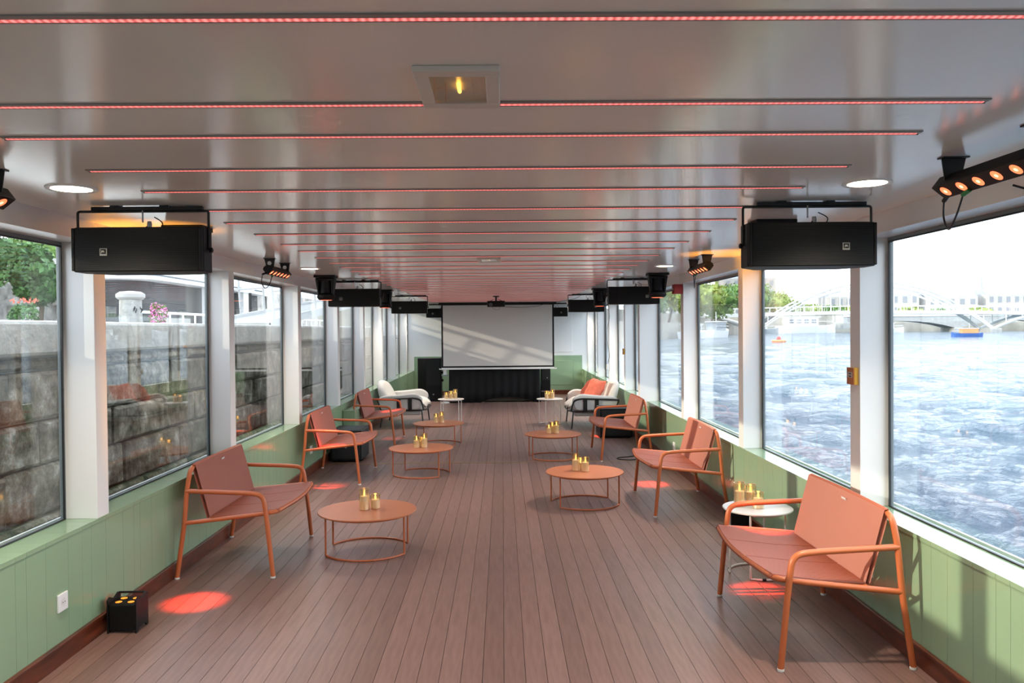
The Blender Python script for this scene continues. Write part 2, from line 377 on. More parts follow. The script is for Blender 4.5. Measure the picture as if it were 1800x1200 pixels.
place(fx, (-.10, 6.52, CZ), 0, 'square white recessed ceiling floodlight, small one further down the ceiling', False)

# ------------------------------------------------------------------ benches
def make_bench():
    b = thing('lounge_bench', '', 'bench', group='terracotta corded benches along both walls')
    r = .0145; w = .51
    for s in (-1, 1):
        # rear leg up to the bent corner
        MB().tube(fillet([(-.30, s*w, .012), (-.25, s*w, .35), (-.235, s*(w-.01), .56), (-.215, s*(w-.02), .685), (-.215, s*(w-.09), .70)], .05), r, 10).build('rear_leg', ORANGE, b, smooth=True)
        MB().tube(fillet([(.30, s*w, .012), (.262, s*w, .40), (.243, s*w, .525), (.14, s*w, .537), (-.238, s*(w-.008), .553)], .085, 8), r, 10).build('front_leg', ORANGE, b, smooth=True)
        MB().lathe([(.013, 0), (.016, .002), (.016, .012), (.012, .014)], (-.30, s*w, 0), 12).build('glide', GLIDE, b, smooth=True)
        MB().lathe([(.013, 0), (.016, .002), (.016, .012), (.012, .014)], (.30, s*w, 0), 12).build('glide', GLIDE, b, smooth=True)
        MB().box((-.236, s*(w-.008), .528), (.02, .022, .035)).build('armrest_bracket', ORANGE, b, bevel=.003)
    # back top rail
    MB().tube([(-.215+(-.012)*math.sin(PI*t/10), -(w-.09)+(2*w-.18)*t/10, .70) for t in range(11)], r, 10).build('top_rail', ORANGE, b, smooth=True)
    # seat frame: rear leg -> side -> front curve -> side -> rear leg
    fr = [(-.25, -w, .352), (.26, -w+.012, .402), (.33, -w+.02, .410)]
    fc = [(.305+.045*math.sin(PI*t/12)+.01, -w+.03+(2*w-.06)*t/12, .412) for t in range(1, 12)]
    fr = fillet([(-.25, -w, .352), (.20, -w+.015, .398), (.318, -w+.035, .410)]+fc[1:-1]+[(.318, w-.035, .410), (.20, w-.015, .398), (-.25, w, .352)], .05, 4)
    MB().tube(fr, .0135, 10).build('seat_frame', ORANGE, b, smooth=True)
    MB().tube([(-.105, -w+.02, .366), (-.105, w-.02, .366)], .010, 8).build('rear_seat_bar', ORANGE, b, smooth=True)
    # seat cords, laid front to back; two slightly wider joints
    sc = MB(); N = 84; yy0 = -w+.045; dy = (2*w-.09)/N
    for k in range(N):
        yk = yy0+(k+.5)*dy
        if k in (28, 56): continue
        xf = .305+.045*math.sin(PI*(yk+w-.03)/(2*w-.06))+.012
        hw = dy*.43
        def P(x, z): return [(x, yk-hw, z-.002), (x, yk-hw*.6, z+.0035), (x, yk+hw*.6, z+.0035), (x, yk+hw, z-.002), (x, yk, z-.006)]
        prof = [(-.115, .362), (-.105, .378), (.1, .392), (xf-.02, .421), (xf, .424), (xf+.012, .41)]
        vs = []; fs = []
        for p in prof: vs += P(*p)
        for i in range(len(prof)-1):
            for q in range(5): fs.append((i*5+q, i*5+(q+1)%5, i*5+5+(q+1)%5, i*5+5+q))
        sc.add(vs, fs)
    o = sc.build('seat_cords', CORD, b, smooth=True); o['kind'] = 'stuff'
    bc = MB(); bw = w-.055; N2 = 80; dy = 2*bw/N2
    for k in range(N2):
        yk = -bw+(k+.5)*dy; hw = dy*.46; xt = -.203-.012*math.sin(PI*(yk+bw)/(2*bw))
        vs = []; fs = []; prof = [(xt-.012, .715), (xt+.006, .708), (xt+.03, .62), (-.112, .385), (-.108, .37), (-.13, .372), (xt+.004, .62), (xt-.016, .70)]
        for (x, z) in prof: vs += [(x, yk-hw, z), (x+.0035, yk, z+.001), (x, yk+hw, z)]
        m = len(prof)
        for i in range(m):
            j = (i+1) % m
            for q in range(2): fs.append((i*3+q, i*3+q+1, j*3+q+1, j*3+q))
        bc.add(vs, fs)
    o = bc.build('backrest_cords', CORD, b, smooth=True); o['kind'] = 'stuff'
    MB().box((-.19, .03, .675), (.003, .05, .010), Matrix.Rotation(.3, 3, 'Y')).build('maker_tag', GLIDE, b)
    return b
bench = make_bench()
BN = [(-1.755, 5.585, 0, 'terracotta corded bench nearest the camera against the left wall'),
      (-1.745, 8.62, 0, 'terracotta corded bench, middle one of the left wall, beside the black box'),
      (-1.745, 11.28, 0, 'terracotta corded bench, farthest of the left wall, next to the grey armchair'),
      (1.540, 4.110, PI, 'terracotta corded bench nearest the camera against the right wall, lit orange by the sun'),
      (1.540, 7.085, PI, 'terracotta corded bench, middle one of the right wall'),
      (1.440, 9.880, PI, 'terracotta corded bench, farthest of the right wall, in front of the black box')]
for i, (x, yy, rz, l) in enumerate(BN): place(bench, (x, yy, 0), rz, l, i == 0)

# ------------------------------------------------------------------ tables
def make_table(name, R, H, rr, mtop, mleg, cat, group, rubber):
    t = thing(name, '', cat, group=group)
    MB().lathe([(R*.5, H-.012), (R-.004, H-.012), (R, H-.008), (R, H-.003), (R-.003, H), (R*.5, H)], seg=56).build('tabletop', mtop, t, smooth=True)
    rl = R-.04; half = math.radians(62 if R > .3 else 60)
    for s, nm in ((-1, 'front'), (1, 'back')):
        a0 = s*PI/2-half; a1 = s*PI/2+half
        bot = arc((0, 0), rl, a0, a1, 16, rr); top = arc((0, 0), rl, a1, a0, 16, H-.012-rr)
        pts = fillet([bot[0]]+bot[1:-1]+[bot[-1]], .0)
        loop = bot+[(bot[-1][0], bot[-1][1], .10*H+.02)]+[(top[0][0], top[0][1], H*.9-.02)]+top+[(top[-1][0], top[-1][1], H*.9-.02), (bot[0][0], bot[0][1], .10*H+.02)]
        MB().tube(loop, rr, 8, closed=True).build('leg_frame', mleg, t, smooth=True)
        if rubber:
            for q in (3, 13):
                MB().tube([bot[q], bot[q+1]], rr*1.25, 8).build('rubber_sleeve', BLACKP, t)
    return t
ct = make_table('coffee_table', .345, .285, .0065, ORANGE_T, ORANGE, 'coffee table', 'round terracotta coffee tables down the room', False)
TB = [(-.965, 5.71, .03, 'round terracotta coffee table nearest the camera on the left'),
      (-.885, 8.71, -.35, 'round terracotta coffee table, middle one of the left row'),
      (-.875, 10.99, -.25, 'round terracotta coffee table, farthest of the left row'),
      (.72, 7.15, .22, 'round terracotta coffee table, nearer of the two on the right'),
      (.60, 9.75, .12, 'round terracotta coffee table, farther of the two on the right')]
for i, (x, yy, rz, l) in enumerate(TB): place(ct, (x, yy, 0), rz, l, i == 0)
wt = make_table('side_table', .215, .415, .007, CREAMM, CREAMM, 'side table', 'white round side tables', True)
WT = [(1.60, 5.06, .5, 'white round side table behind the armrest of the nearest right bench'),
      (-.855, 13.3, .3, 'white round side table beside the left grey armchair'),
      (.765, 13.15, .6, 'white round side table beside the right grey armchair')]
for i, (x, yy, rz, l) in enumerate(WT): place(wt, (x, yy, 0), rz, l, i == 0)

# ------------------------------------------------------------------ candles
def make_candle(H, R=.036):
    c = thing('glass_candle', '', 'candle')
    MB().lathe([(R-.002, .004), (R-.002, H*.99), (R, H), (R, 0)], seg=20, caps=False).build('glass', GGLASS, c, smooth=True)
    MB().lathe([(R-.0025, H-.002), (R+.0006, H-.001), (R+.0006, H+.0012), (R-.0025, H+.0012), (R-.0025, H-.002)], seg=20, caps=False).build('gold_rim', GOLD, c, smooth=True)
    h = H*.66
    MB().lathe([(R-.006, .004), (R-.006, h-.003), (R-.010, h), (.003, h-.003)], seg=20).build('wax', WAX, c, smooth=True)
    MB().lathe([(.001, h), (.0055, h+.006), (.0065, h+.013), (.004, h+.024), (.0008, h+.036)], seg=8).build('flame', FLAME, c, smooth=True)
    L = bpy.data.lights.new('flame_glow', 'POINT'); L.energy = .006; L.color = (1, .55, .18); L.shadow_soft_size = .008
    return c, L
protos = {k: make_candle(h) for k, h in (('tall', .150), ('medium', .125), ('short', .100))}
used = set()
CD = [ # table x, y, z, list of (dx,dy,size,desc), table words, group
 (-.965, 5.71, .285, [(-.02, -.012, 'tall', 'left one of the pair'), (.052, .03, 'short', 'right one of the pair')], 'on the nearest left coffee table'),
 (-.885, 8.71, .285, [(-.047, -.03, 'medium', 'front left one'), (.0, .06, 'short', 'small back one'), (.035, -.02, 'tall', 'right one')], 'on the middle left coffee table'),
 (-.875, 10.99, .285, [(-.035, .0, 'medium', 'left one'), (.04, .01, 'tall', 'right one')], 'on the farthest left coffee table'),
 (.72, 7.15, .285, [(-.075, .02, 'tall', 'left one'), (.006, -.02, 'medium', 'right one'), (-.03, .085, 'short', 'back one')], 'on the nearer right coffee table'),
 (.60, 9.75, .285, [(-.045, .01, 'short', 'left one'), (.0, .08, 'medium', 'back one'), (.045, .0, 'tall', 'right one')], 'on the farther right coffee table'),
 (1.60, 5.06, .415, [(-.105, .03, 'tall', 'left one'), (-.02, .08, 'medium', 'rear one'), (-.005, -.03, 'short', 'front right one')], 'on the near right white table'),
 (-.855, 13.3, .415, [(-.075, .0, 'short', 'left one'), (.0, .02, 'medium', 'middle one'), (.07, .05, 'tall', 'right one')], 'on the white table by the left armchair'),
 (.765, 13.15, .415, [(-.05, .0, 'medium', 'left one'), (-.005, .08, 'short', 'back one'), (.045, .01, 'tall', 'right one')], 'on the white table by the right armchair')]
for (tx, ty, tz, cs, words) in CD:
    for (dx, dy, sz, d) in cs:
        p, L = protos[sz]; c = place(p, (tx+dx, ty+dy, tz), random.random()*6, '%s candle in gold glass %s, %s' % (sz, words, d), sz not in used); used.add(sz)
        c['group'] = 'candles '+words
        lo = bpy.data.objects.new('flame_glow', L); COL.objects.link(lo); lo.location = (tx+dx, ty+dy, tz+{'tall': .125, 'medium': .108, 'short': .092}[sz])

# ------------------------------------------------------------------ armchairs
def make_armchair():
    a = thing('armchair', '', 'armchair', group='light grey armchairs with black frames')
    w = .56
    # local: +x front, y width
    for (x, s) in ((.33, -1), (.33, 1), (-.28, -1), (-.28, 1)):
        MB().tube([(x, s*(w-.06), .27), (x+(.03 if x > 0 else -.05), s*(w-.04), 0)], .011, 8).build('leg', BLACKM, a, smooth=True)
    MB().tube(fillet([(-.30, -w+.03, .27), (.30, -w+.03, .27), (.40, -w+.18, .27), (.40, w-.18, .27), (.30, w-.03, .27), (-.30, w-.03, .27), (-.30, -w+.03, .27)], .09), .012, 8).build('seat_rail', BLACKM, a, smooth=True)
    # back shell hoop
    hoop = [(-.30-.10*math.sin(PI*t/20), -w*.80*math.cos(PI*t/20), .40+.26*math.sin(PI*t/20)**.55) for t in range(21)]
    MB().tube(hoop, .012, 8).build('back_hoop', BLACKM, a, smooth=True)
    for s in (-1, 1):
        MB().tube(fillet([(-.37, s*(w-.002), .45), (.22, s*w, .47), (.33, s*w, .44), (.37, s*(w-.01), .27)], .09, 6), .013, 8).build('arm_rail', BLACKM, a, smooth=True)
        MB().tube(fillet([(-.37, s*(w-.002), .45), (-.31, s*(w-.02), .27)], .02), .012, 8).build('rear_post', BLACKM, a, smooth=True)
        for xx in (-.03, .15):
            MB().bb(xx-.03, xx+.03, s*(w-.006), s*(w+.004), .27, .46).build('side_slat', BLACKM, a)
        # padded wing arm
        y0, y1 = sorted((s*(w-.09), s*(w-.012)))
        prof = fillet([(-.37, .45, 0), (-.37, .28, 0), (.31, .28, 0), (.36, .46, 0), (.24, .545, 0), (-.05, .515, 0), (-.30, .50, 0), (-.37, .45, 0)], .07, 4)[:-1]
        MB().prism([(p[0], p[1]) for p in prof], 1, y0, y1).build('arm_pad', FABRIC, a, smooth=True, bevel=.022)
    # backrest: arched padded shell
    m = MB(); nx = 12; vs = []; fs = []
    def hgt(t): return .36+.36*(math.sin(PI*(t*.92+.04)))**.45
    for layer, (dx, k) in enumerate(((-.045, .97), (-.02, 1.02), (.05, 1.0), (.085, .92))):
        for t in range(nx+1):
            u = t/nx; yv = -w*.90*math.cos(PI*u)*k; zt = .28+(hgt(u)-.28)*k; xb = -.29-.07*math.sin(PI*u)
            vs += [(xb+dx+.10, yv, .27), (xb+dx+.04, yv, (.27+zt)/2), (xb+dx-.03, yv*.97, zt)]
    st = (nx+1)*3
    for l in range(3):
        for t in range(nx):
            a0 = l*st+t*3+2; fs.append((a0, a0+3, a0+3+st, a0+st)); a0 = l*st+t*3; fs.append((a0, a0+st, a0+3+st, a0+3))
        for q in range(2):
            for t in (0, nx):
                a0 = l*st+t*3+q; fs.append((a0, a0+1, a0+1+st, a0+st))
    for l in (0, 3):
        for t in range(nx):
            for q in range(2): a0 = l*st+t*3+q; fs.append((a0, a0+1, a0+4, a0+3))
    m.add(vs, fs).build('backrest', FABRIC, a, subsurf=1)
    MB().box((.0, 0, .30), (.70, 2*w-.17, .13)).build('seat_base', FABRIC, a, bevel=.04)
    MB().box((.02, 0, .225), (.60, 2*w-.14, .07)).build('seat_underside', FABRIC, a, bevel=.03)
    # fluffy seat pad with uneven surface
    m = MB(); NX, NY = 14, 18; vs = []; fs = []
    for i in range(NX+1):
        for j in range(NY+1):
            u = i/NX; v = j/NY; e = (min(u, 1-u)*5 if min(u, 1-u) < .2 else 1)*(min(v, 1-v)*5 if min(v, 1-v) < .2 else 1)
            vs.append((-.22+.66*u+.02*math.sin(9*v+3*u), -(w-.12)+2*(w-.12)*v, .355+.075*e**.5+.012*math.sin(17*u+5*v)+.012*math.sin(13*v-4*u)-(.06*(u-.8)*5 if u > .8 else 0)))
    for i in range(NX):
        for j in range(NY): q = i*(NY+1)+j; fs.append((q, q+1, q+NY+2, q+NY+1))
    nb = len(vs)
    vs.append((.1, 0, .34)); ring = [j for j in range(NY+1)]+[i*(NY+1)+NY for i in range(1, NX+1)]+[NX*(NY+1)+j for j in range(NY-1, -1, -1)]+[i*(NY+1) for i in range(NX-1, 0, -1)]
    for k in range(len(ring)): fs.append((ring[k], nb, ring[(k+1) % len(ring)]))
    m.add(vs, fs).build('fleece_seat_pad', FLEECE, a, smooth=True, subsurf=1)
    return a
ac = make_armchair()
place(ac, (-1.63, 13.42, 0), .0, 'light grey padded armchair with black frame near the left wall, no cushions', True)
place(ac, (1.42, 12.98, 0), PI+.0, 'light grey padded armchair with black frame near the right wall, holding coral cushions', False)
def cushion(name, loc, rot, size, label):
    m = MB(); N = 12; vs = []; fs = []
    for side in (1, -1):
        for i in range(N+1):
            for j in range(N+1):
                u = i/N*2-1; v = j/N*2-1
                k = (1-u*u)*(1-v*v); pin = 1-.10*(1-abs(v))*abs(u) if abs(u) > abs(v) else 1-.10*(1-abs(u))*abs(v)
                vs.append((u*size*pin, v*size*pin, side*(.085*max(k, 0)**.45)+.006*math.sin(7*u+4*v)))
    n1 = (N+1)**2
    for sd in (0, 1):
        for i in range(N):
            for j in range(N):
                q = sd*n1+i*(N+1)+j; fs.append((q, q+1, q+N+2, q+N+1))
    ring = [j for j in range(N+1)]+[i*(N+1)+N for i in range(1, N+1)]+[N*(N+1)+j for j in range(N-1, -1, -1)]+[i*(N+1) for i in range(N-1, 0, -1)]
    for k in range(len(ring)): a, b = ring[k], ring[(k+1) % len(ring)]; fs.append((a, b, b+n1, a+n1))
    o = m.add(vs, fs).build(name, CUSHION, None, smooth=True); o.location = loc; o.rotation_euler = rot
    tag(o, label, 'cushion', 'coral cushions on the right armchair'); return o
cushion('cushion', (1.45, 12.76, .57), (.15, -1.05, .35), .20, 'coral cushion in front, leaning on its corner against the right armchair back')
cushion('cushion', (1.42, 13.30, .56), (-.1, -.95, -.25), .20, 'coral cushion lying behind the other one on the right armchair')

# ------------------------------------------------------------------ hanging loudspeakers
def make_speaker():
    s = thing('hanging_loudspeaker', '', 'loudspeaker', group='black loudspeakers hung in steel yokes from the ceiling')
    w, h = .2875, .098
    R = Matrix.Rotation(-.05, 3, 'X')
    z0 = -.20
    m = MB(); yf, yb = -.02, .22
    prof = [(-w, yf+.02), (-w+.02, yf), (w-.02, yf), (w, yf+.02), (w, .10), (w-.09, yb), (-w+.09, yb), (-w, .10)]
    m.prism(prof, 2, z0-h, z0+h).build('cabinet', BLACKP, s, bevel=.006)
    # grille: perforated look by fine rows of ridges
    g = MB(); rows = 26
    for k in range(rows):
        zz = z0-h+.012+(2*h-.024)*(k+.5)/rows
        g.box((0, yf-.003, zz), (2*w-.05, .004, (2*h-.024)/rows*.55))
    g.bb(-w+.018, w-.018, yf-.002, yf, z0-h+.006, z0+h-.006)
    o = g.build('grille', mat('grille_%d' % len(MATS), (.004, .0036, .003, 1), .55, spec=.3), s); o['kind'] = 'stuff'
    for sx in (-1, 1): MB().bb(sx*(w-.016), sx*(w-.002), yf-.004, yf+.012, z0-h+.004, z0+h-.004).build('end_cap', BLACKP, s, bevel=.004)
    b = MB(); b.tube(fillet([(-w-.004, .05, z0), (-w-.004, .05, -.024), (w+.004, .05, -.024), (w+.004, .05, z0)], .012, 3), .006, 8).build('yoke', BLACKM, s, smooth=True)
    MB().bb(-w+.06, w-.02, .040, .060, -.020, -.004).bb(-.14, -.10, .03, .07, -.006, 0).bb(.08, .12, .03, .07, -.006, 0).build('ceiling_rail', BLACKM, s)
    MB().lathe([(.004, -.075), (.004, -.02)], (.0, .045, 0), 8).lathe([(.009, -.10), (.012, -.085), (.009, -.07)], (.03, .045, 0), 8).build('hook_bolt', GREYM, s, smooth=True)
    for kx in (-1, 1): MB().lathe([(.012, 0), (.012, .010), (.008, .014)], seg=12).build('yoke_knob', BLACKP, s, loc=(kx*(w+.008), .05, z0)).rotation_euler = (0, kx*PI/2, 0)
    cable('signal_cable', [(.05, .05, -.05), (.09, .04, -.08), (.07, .06, z0+h-.02)], .0025, None, parent=s)
    cable('signal_cable', [(.03, .05, -.08), (.00, .03, -.12), (.02, .06, z0+h-.02)], .0025, None, parent=s)
    MB().bb(-.016, .016, -.003, 0, -.016, .016).build('badge', mat('badge_frame', (.32, .29, .24, 1), .3, .6), s, loc=(-w+.145, yf-.005, z0-.012))
    bp = MB().bb(-.0115, .0115, -.0045, -.003, -.0085, .0125).build('badge_plate', BLACKP, s, loc=(-w+.145, yf-.005, z0-.012))
    tm = link('badge_text', text_mesh('JBL', .012, .0008, mat('badge_text', (.75, .68, .55, 1), .3, .3)), s, loc=(-w+.145, yf-.0105, z0-.010)); tm.rotation_euler = (PI/2, 0, 0)
    return s
spk = make_speaker()
SP = [(-1.605, 3.60, 'left', 'nearest the camera'), (-1.645, 9.02, 'left', 'second from the camera'), (-1.49, 13.0, 'left', 'third from the camera'), (-1.36, 17.55, 'left', 'farthest, half behind the projection screen'),
      (1.385, 3.60, 'right', 'nearest the camera'), (1.475, 9.02, 'right', 'second from the camera'), (1.36, 13.0, 'right', 'third from the camera'), (1.14, 17.55, 'right', 'farthest, half behind the projection screen')]
for i, (x, yy, sd, l) in enumerate(SP):
    o = place(spk, (x, yy, CZ), 0, 'black loudspeaker hanging from the %s ceiling edge, %s' % (sd, l), i == 0)
    if sd == 'right':
        for c in [q for q in COL.objects if q.parent == o and q.name.split('.')[0] in ('badge', 'badge_plate', 'badge_text')]: c.location.x = .145

# ------------------------------------------------------------------ moving head lights and their red beams
def make_head():
    h = thing('moving_head_light', '', 'stage light', group='black moving head lights under the ceiling')
    MB().box((0, 0, -.012), (.215, .17, .024)).build('base_plate', BLACKP, h, bevel=.004)
    MB().lathe([(.045, -.045), (.075, -.024)], seg=20).build('swivel', BLACKP, h, smooth=True)
    for s in (-1, 1):
        m = MB(); m.add([(s*.098, -.062, -.035), (s*.098, .062, -.035), (s*.076, .035, -.21), (s*.076, -.035, -.21), (s*.062, -.062, -.035), (s*.062, .062, -.035), (s*.060, .035, -.21), (s*.060, -.035, -.21)],
              [(0,1,2,3),(7,6,5,4),(0,4,5,1),(1,5,6,2),(2,6,7,3),(3,7,4,0)]).build('yoke_arm', BLACKP, h, bevel=.008)
    MB().bb(-.098, .098, -.055, .055, -.055, -.03).build('yoke_bridge', BLACKP, h, bevel=.006)
    MB().lathe([(.055, -.05), (.060, -.12), (.060, -.18), (.088, -.20), (.092, -.225), (.078, -.245), (.066, -.252)], seg=28).build('lamp_head', BLACKP, h, smooth=True)
    MB().lathe([(.0, -.2535), (.058, -.2535), (.060, -.250), (.0, -.250)], seg=28, caps=False).build('lens', LEDRED, h, smooth=True)
    return h
mh = make_head()
MH = [(-1.69, 4.38, 'left', 'hidden behind the nearest left loudspeaker', (-1.78, 4.64)), (-1.80, 8.30, 'left', 'left of the second left loudspeaker', (-1.74, 8.10)), (-1.63, 11.3, 'left', 'between the second and third left loudspeakers', (-1.59, 11.6)),
      (1.45, 4.32, 'right', 'hidden behind the nearest right loudspeaker', (1.50, 4.70)), (1.61, 8.35, 'right', 'right of the second right loudspeaker', (1.46, 7.98)), (1.38, 11.4, 'right', 'half hidden behind the second right loudspeaker', (1.45, 11.6))]
for i, (x, yy, sd, l, tg) in enumerate(MH):
    place(mh, (x, yy, CZ), 0, 'black moving head spotlight with red lens, %s' % l, i == 0)
    L = bpy.data.lights.new('red_beam', 'SPOT'); L.energy = 330; L.color = (1, .07, .035); L.spot_size = math.radians(11.5); L.spot_blend = .55; L.shadow_soft_size = .05
    lo = bpy.data.objects.new('red_beam', L); COL.objects.link(lo); p = Vector((x, yy, CZ-.262)); lo.location = p
    lo.rotation_euler = (Vector((tg[0], tg[1], 0))-p).to_track_quat('-Z', 'Y').to_euler()

# ------------------------------------------------------------------ LED bars
def make_bar():
    b = thing('led_light_bar', '', 'stage light', group='black light bars with six orange lenses under the ceiling')
    # bar runs along y, lens face tilted towards +x (room centre) and down
    T = Matrix.Rotation(-math.radians(38), 3, 'Y'); c = Vector((0, 0, -.088)); L2 = .285; hw = .030
    P = [(-hw, -hw), (hw, -hw), (hw, hw*.6), (hw*.5, hw), (-hw*.5, hw), (-hw, hw*.6)]
    m = MB(); vs = []
    for yy in (-L2, L2):
        for (a, z) in P: q = T @ Vector((a, 0, z)); vs.append((c.x+q.x, yy, c.z+q.z))
    k = len(P); m.add(vs, [tuple(range(k)), tuple(reversed(range(k, 2*k)))]+[(i, (i+1) % k, k+(i+1) % k, k+i) for i in range(k)]).build('housing', BLACKP, b, bevel=.003)
    for j in range(6):
        yy = -L2+.05+j*(2*L2-.10)/5
        ml = MB().lathe([(.0, 0), (.020, 0), (.0215, .0025)], seg=20, caps=False).mesh('lens', LEDRED, True)
        o = link('lens', ml, b); q = T @ Vector((0, 0, -hw-.001)); o.location = (c.x+q.x, yy, c.z+q.z); o.rotation_euler = T.to_euler()
        ml = MB().lathe([(.0, -.0006), (.007, -.0006)], seg=12, caps=False).mesh('lens_core', LEDCORE, True); o2 = link('lens_core', ml, o)
    for yy in (-.22, .22):
        m = MB(); m.prism([(-.042, 0), (.042, 0), (.030, -.085), (-.022, -.085)], 1, yy-.002, yy+.002)
        m.bb(-.045, .045, yy-.02, yy+.02, -.004, 0).build('bracket', BLACKM, b)
        MB().lathe([(.016, 0), (.016, .003)], seg=14).build('bracket_disc', WHITE, b, loc=(.0, yy-.004, -.038)).rotation_euler = (PI/2, 0, 0)
    MB().tube([(-.01, -L2+.02, -.115), (-.025, -L2-.04, -.13)], .008, 8).build('plug', BLACKP, b, smooth=True)
    MB().tube([(.0, -L2+.16, -.125), (.0, -L2+.12, -.135)], .008, 8).build('connector', GCON, b, smooth=True)
    cable('power_cable', [(-.025, -L2-.04, -.13), (-.03, -L2-.05, -.19), (-.02, -L2+.0, -.235), (-.005, -L2+.07, -.2), (0, -L2+.12, -.137)], .0032, None, parent=b)
    return b
bar = make_bar()
BR = [(-1.755, 2.60, 0, 'cut off by the left edge of the photo'), (-1.80, 6.52, 0, 'near the left wall behind the nearest left loudspeaker'), (-1.70, 11.85, 0, 'small one near the left wall beside the third left loudspeaker'),
      (1.53, 2.50, PI, 'large one at the top right, cut off by the photo edge'), (1.60, 6.50, PI, 'near the right wall beside the nearest right loudspeaker'), (1.47, 11.95, PI, 'small one near the right wall beside the third right loudspeaker')]
for i, (x, yy, rz, l) in enumerate(BR): place(bar, (x, yy, CZ), rz, 'black orange-lensed light bar, '+l, i == 0)
cable('cable', [(1.54, 2.42, 1.97), (1.60, 2.38, 1.945), (1.62, 2.25, 1.94), (1.6, 2.05, 1.96), (1.62, 2.0, 2.10)], .0035, 'thick black cable looping under the large light bar at the top right')

# ------------------------------------------------------------------ uplights on the floor
def make_up():
    u = thing('floor_uplight', '', 'stage light', group='black floor uplights by the walls')
    m = MB(); m.bb(-.068, .068, -.07, .07, .012, .150).build('housing', BLACKP, u, bevel=.008)
    for sx in (-1, 1):
        m = MB(); m.prism([(-.072, .0), (-.05, .0), (-.035, .02), (.035, .02), (.05, .0), (.072, .0), (.072, .172), (.045, .182), (.0, .164), (-.045, .182), (-.072, .172)], 0, sx*.068, sx*.076)
        m.build('side_plate', BLACKP, u, bevel=.002)
    MB().tube([(-.068, .052, .176), (.068, .052, .176)], .006, 8).build('handle', BLACKP, u, smooth=True)
    for a in (-.032, .032):
        for b_ in (-.03, .03): MB().lathe([(.0, .1515), (.017, .1515)], (a, b_, 0), 14, caps=False).build('amber_lens', LEDORG, u)
    return u
up = make_up()
UP = [(-1.975, 4.235, 0, 'beside the left baseboard with amber lamps on top'), (1.775, 6.12, 0, 'under the white side table by the right wall')]
for i, (x, yy, rz, l) in enumerate(UP):
    place(up, (x, yy, 0), rz, 'small black box uplight '+l, i == 0)
    L = bpy.data.lights.new('amber_beam', 'SPOT'); L.energy = 95; L.color = (1, .40, .03); L.spot_size = math.radians(25); L.spot_blend = .9; L.shadow_soft_size = .04
    lo = bpy.data.objects.new('amber_beam', L); COL.objects.link(lo); p = Vector((x, yy, .20)); lo.location = p
    lo.rotation_euler = Vector((.04 if i == 0 else -.02, .10 if i == 0 else .04, 1)).to_track_quat('-Z', 'Y').to_euler()

# ------------------------------------------------------------------ black boxes, floor speaker
def sub_box(loc, dims, label, rz=0):
    s = thing('subwoofer', label, 'speaker box', loc, rz, 'low black speaker boxes by the walls'); x, y, z = dims
    MB().bb(-x/2, x/2, -y/2, y/2, .015, z).build('cabinet', BLACKP, s, bevel=.012)
    MB().bb(-x/2+.02, x/2-.02, -y/2-.006, -y/2+.004, .04, z-.03).build('grille', mat('box_grille%d' % len(MATS), (.006, .0065, .008, 1), .6), s, bevel=.004)
    for a in (-1, 1):
        for b in (-1, 1): MB().lathe([(.018, 0), (.018, .016)], (a*(x/2-.05), b*(y/2-.05), 0), 10).build('foot', BLACKP, s)
    MB().bb(-.012, .012, -y/2-.009, -y/2-.005, z*.45, z*.45+.018).build('badge', GREYM, s)
sub_box((-1.855, 9.78, 0), (.37, .52, .375), 'low black speaker box by the left wall behind the middle left bench')
sub_box((1.60, 11.62, 0), (.46, .52, .42), 'low black speaker box by the right wall behind the farthest right bench')
fs_ = thing('floor_loudspeaker', 'tall black loudspeaker cabinet standing in the far left corner', 'loudspeaker', (-1.60, 17.75, 0))
MB().prism([(-.26, .20), (-.26, -.05), (-.07, -.21), (.26, -.21), (.26, .20)], 2, .0, .935).build('cabinet', BLACKP, fs_, bevel=.01)
MB().bb(-.05, .245, -.222, -.212, .35, .90).build('grille', mat('tall_grille', (.003, .003, .0035, 1), .7), fs_)
MB().bb(-.05, .245, -.222, -.212, .03, .32).build('lower_grille', BLACKC, fs_)
MB().bb(.08, .11, -.226, -.222, .14, .165).build('badge', GREYM, fs_)
for zz in (.45, .62): MB().lathe([(.022, 0), (.03, .02), (.022, .05)], seg=10).build('side_handle', BLACKP, fs_, smooth=True, loc=(.26, -.10, zz)).rotation_euler = (0, PI/2, 0)

# ------------------------------------------------------------------ projector and screen
sc = thing('projection_screen', 'white pull-down projection screen with black border and sun stripes', 'screen', (-.095, 17.0, .70))
w2 = 1.185; zt = CZ-.70
MB().bb(-w2, w2, -.004, .004, 0.05, zt-.02).build('screen_border', BLACKC, sc)
MB().bb(-w2+.035, w2-.035, -.006, -.004, .085, zt-.055).build('screen_fabric', SCREENM, sc)
MB().bb(-w2-.05, w2+.05, -.04, .04, zt-.05, zt-.001).build('roller_case', BLACKP, sc, bevel=.006)
MB().bb(-w2-.04, w2+.04, -.012, .012, .012, .032).bb(-w2, w2, -.004, .004, .03, .052).build('bottom_bar', PLATE, sc)
for x in (-w2-.04, w2+.04): MB().bb(x-.012, x+.012, -.014, .014, .010, .034).build('bar_cap', WHITE, sc)
pr = thing('projector', 'black ceiling projector hanging in front of the screen', 'projector', (-.10, 13.74, CZ))
MB().bb(-.15, .15, -.12, .12, -.185, -.085).build('body', BLACKP, pr, bevel=.012)
MB().lathe([(.03, 0), (.034, .006), (.03, .012)], seg=20).build('lens', mat('projector_lens', (.1, .1, .12, 1), .1), pr, loc=(-.09, -.12, -.15)).rotation_euler = (PI/2, 0, 0)
MB().lathe([(.016, -.085), (.016, -.02), (.05, -.02), (.055, 0)], seg=16).build('ceiling_mount', BLACKM, pr, smooth=True)
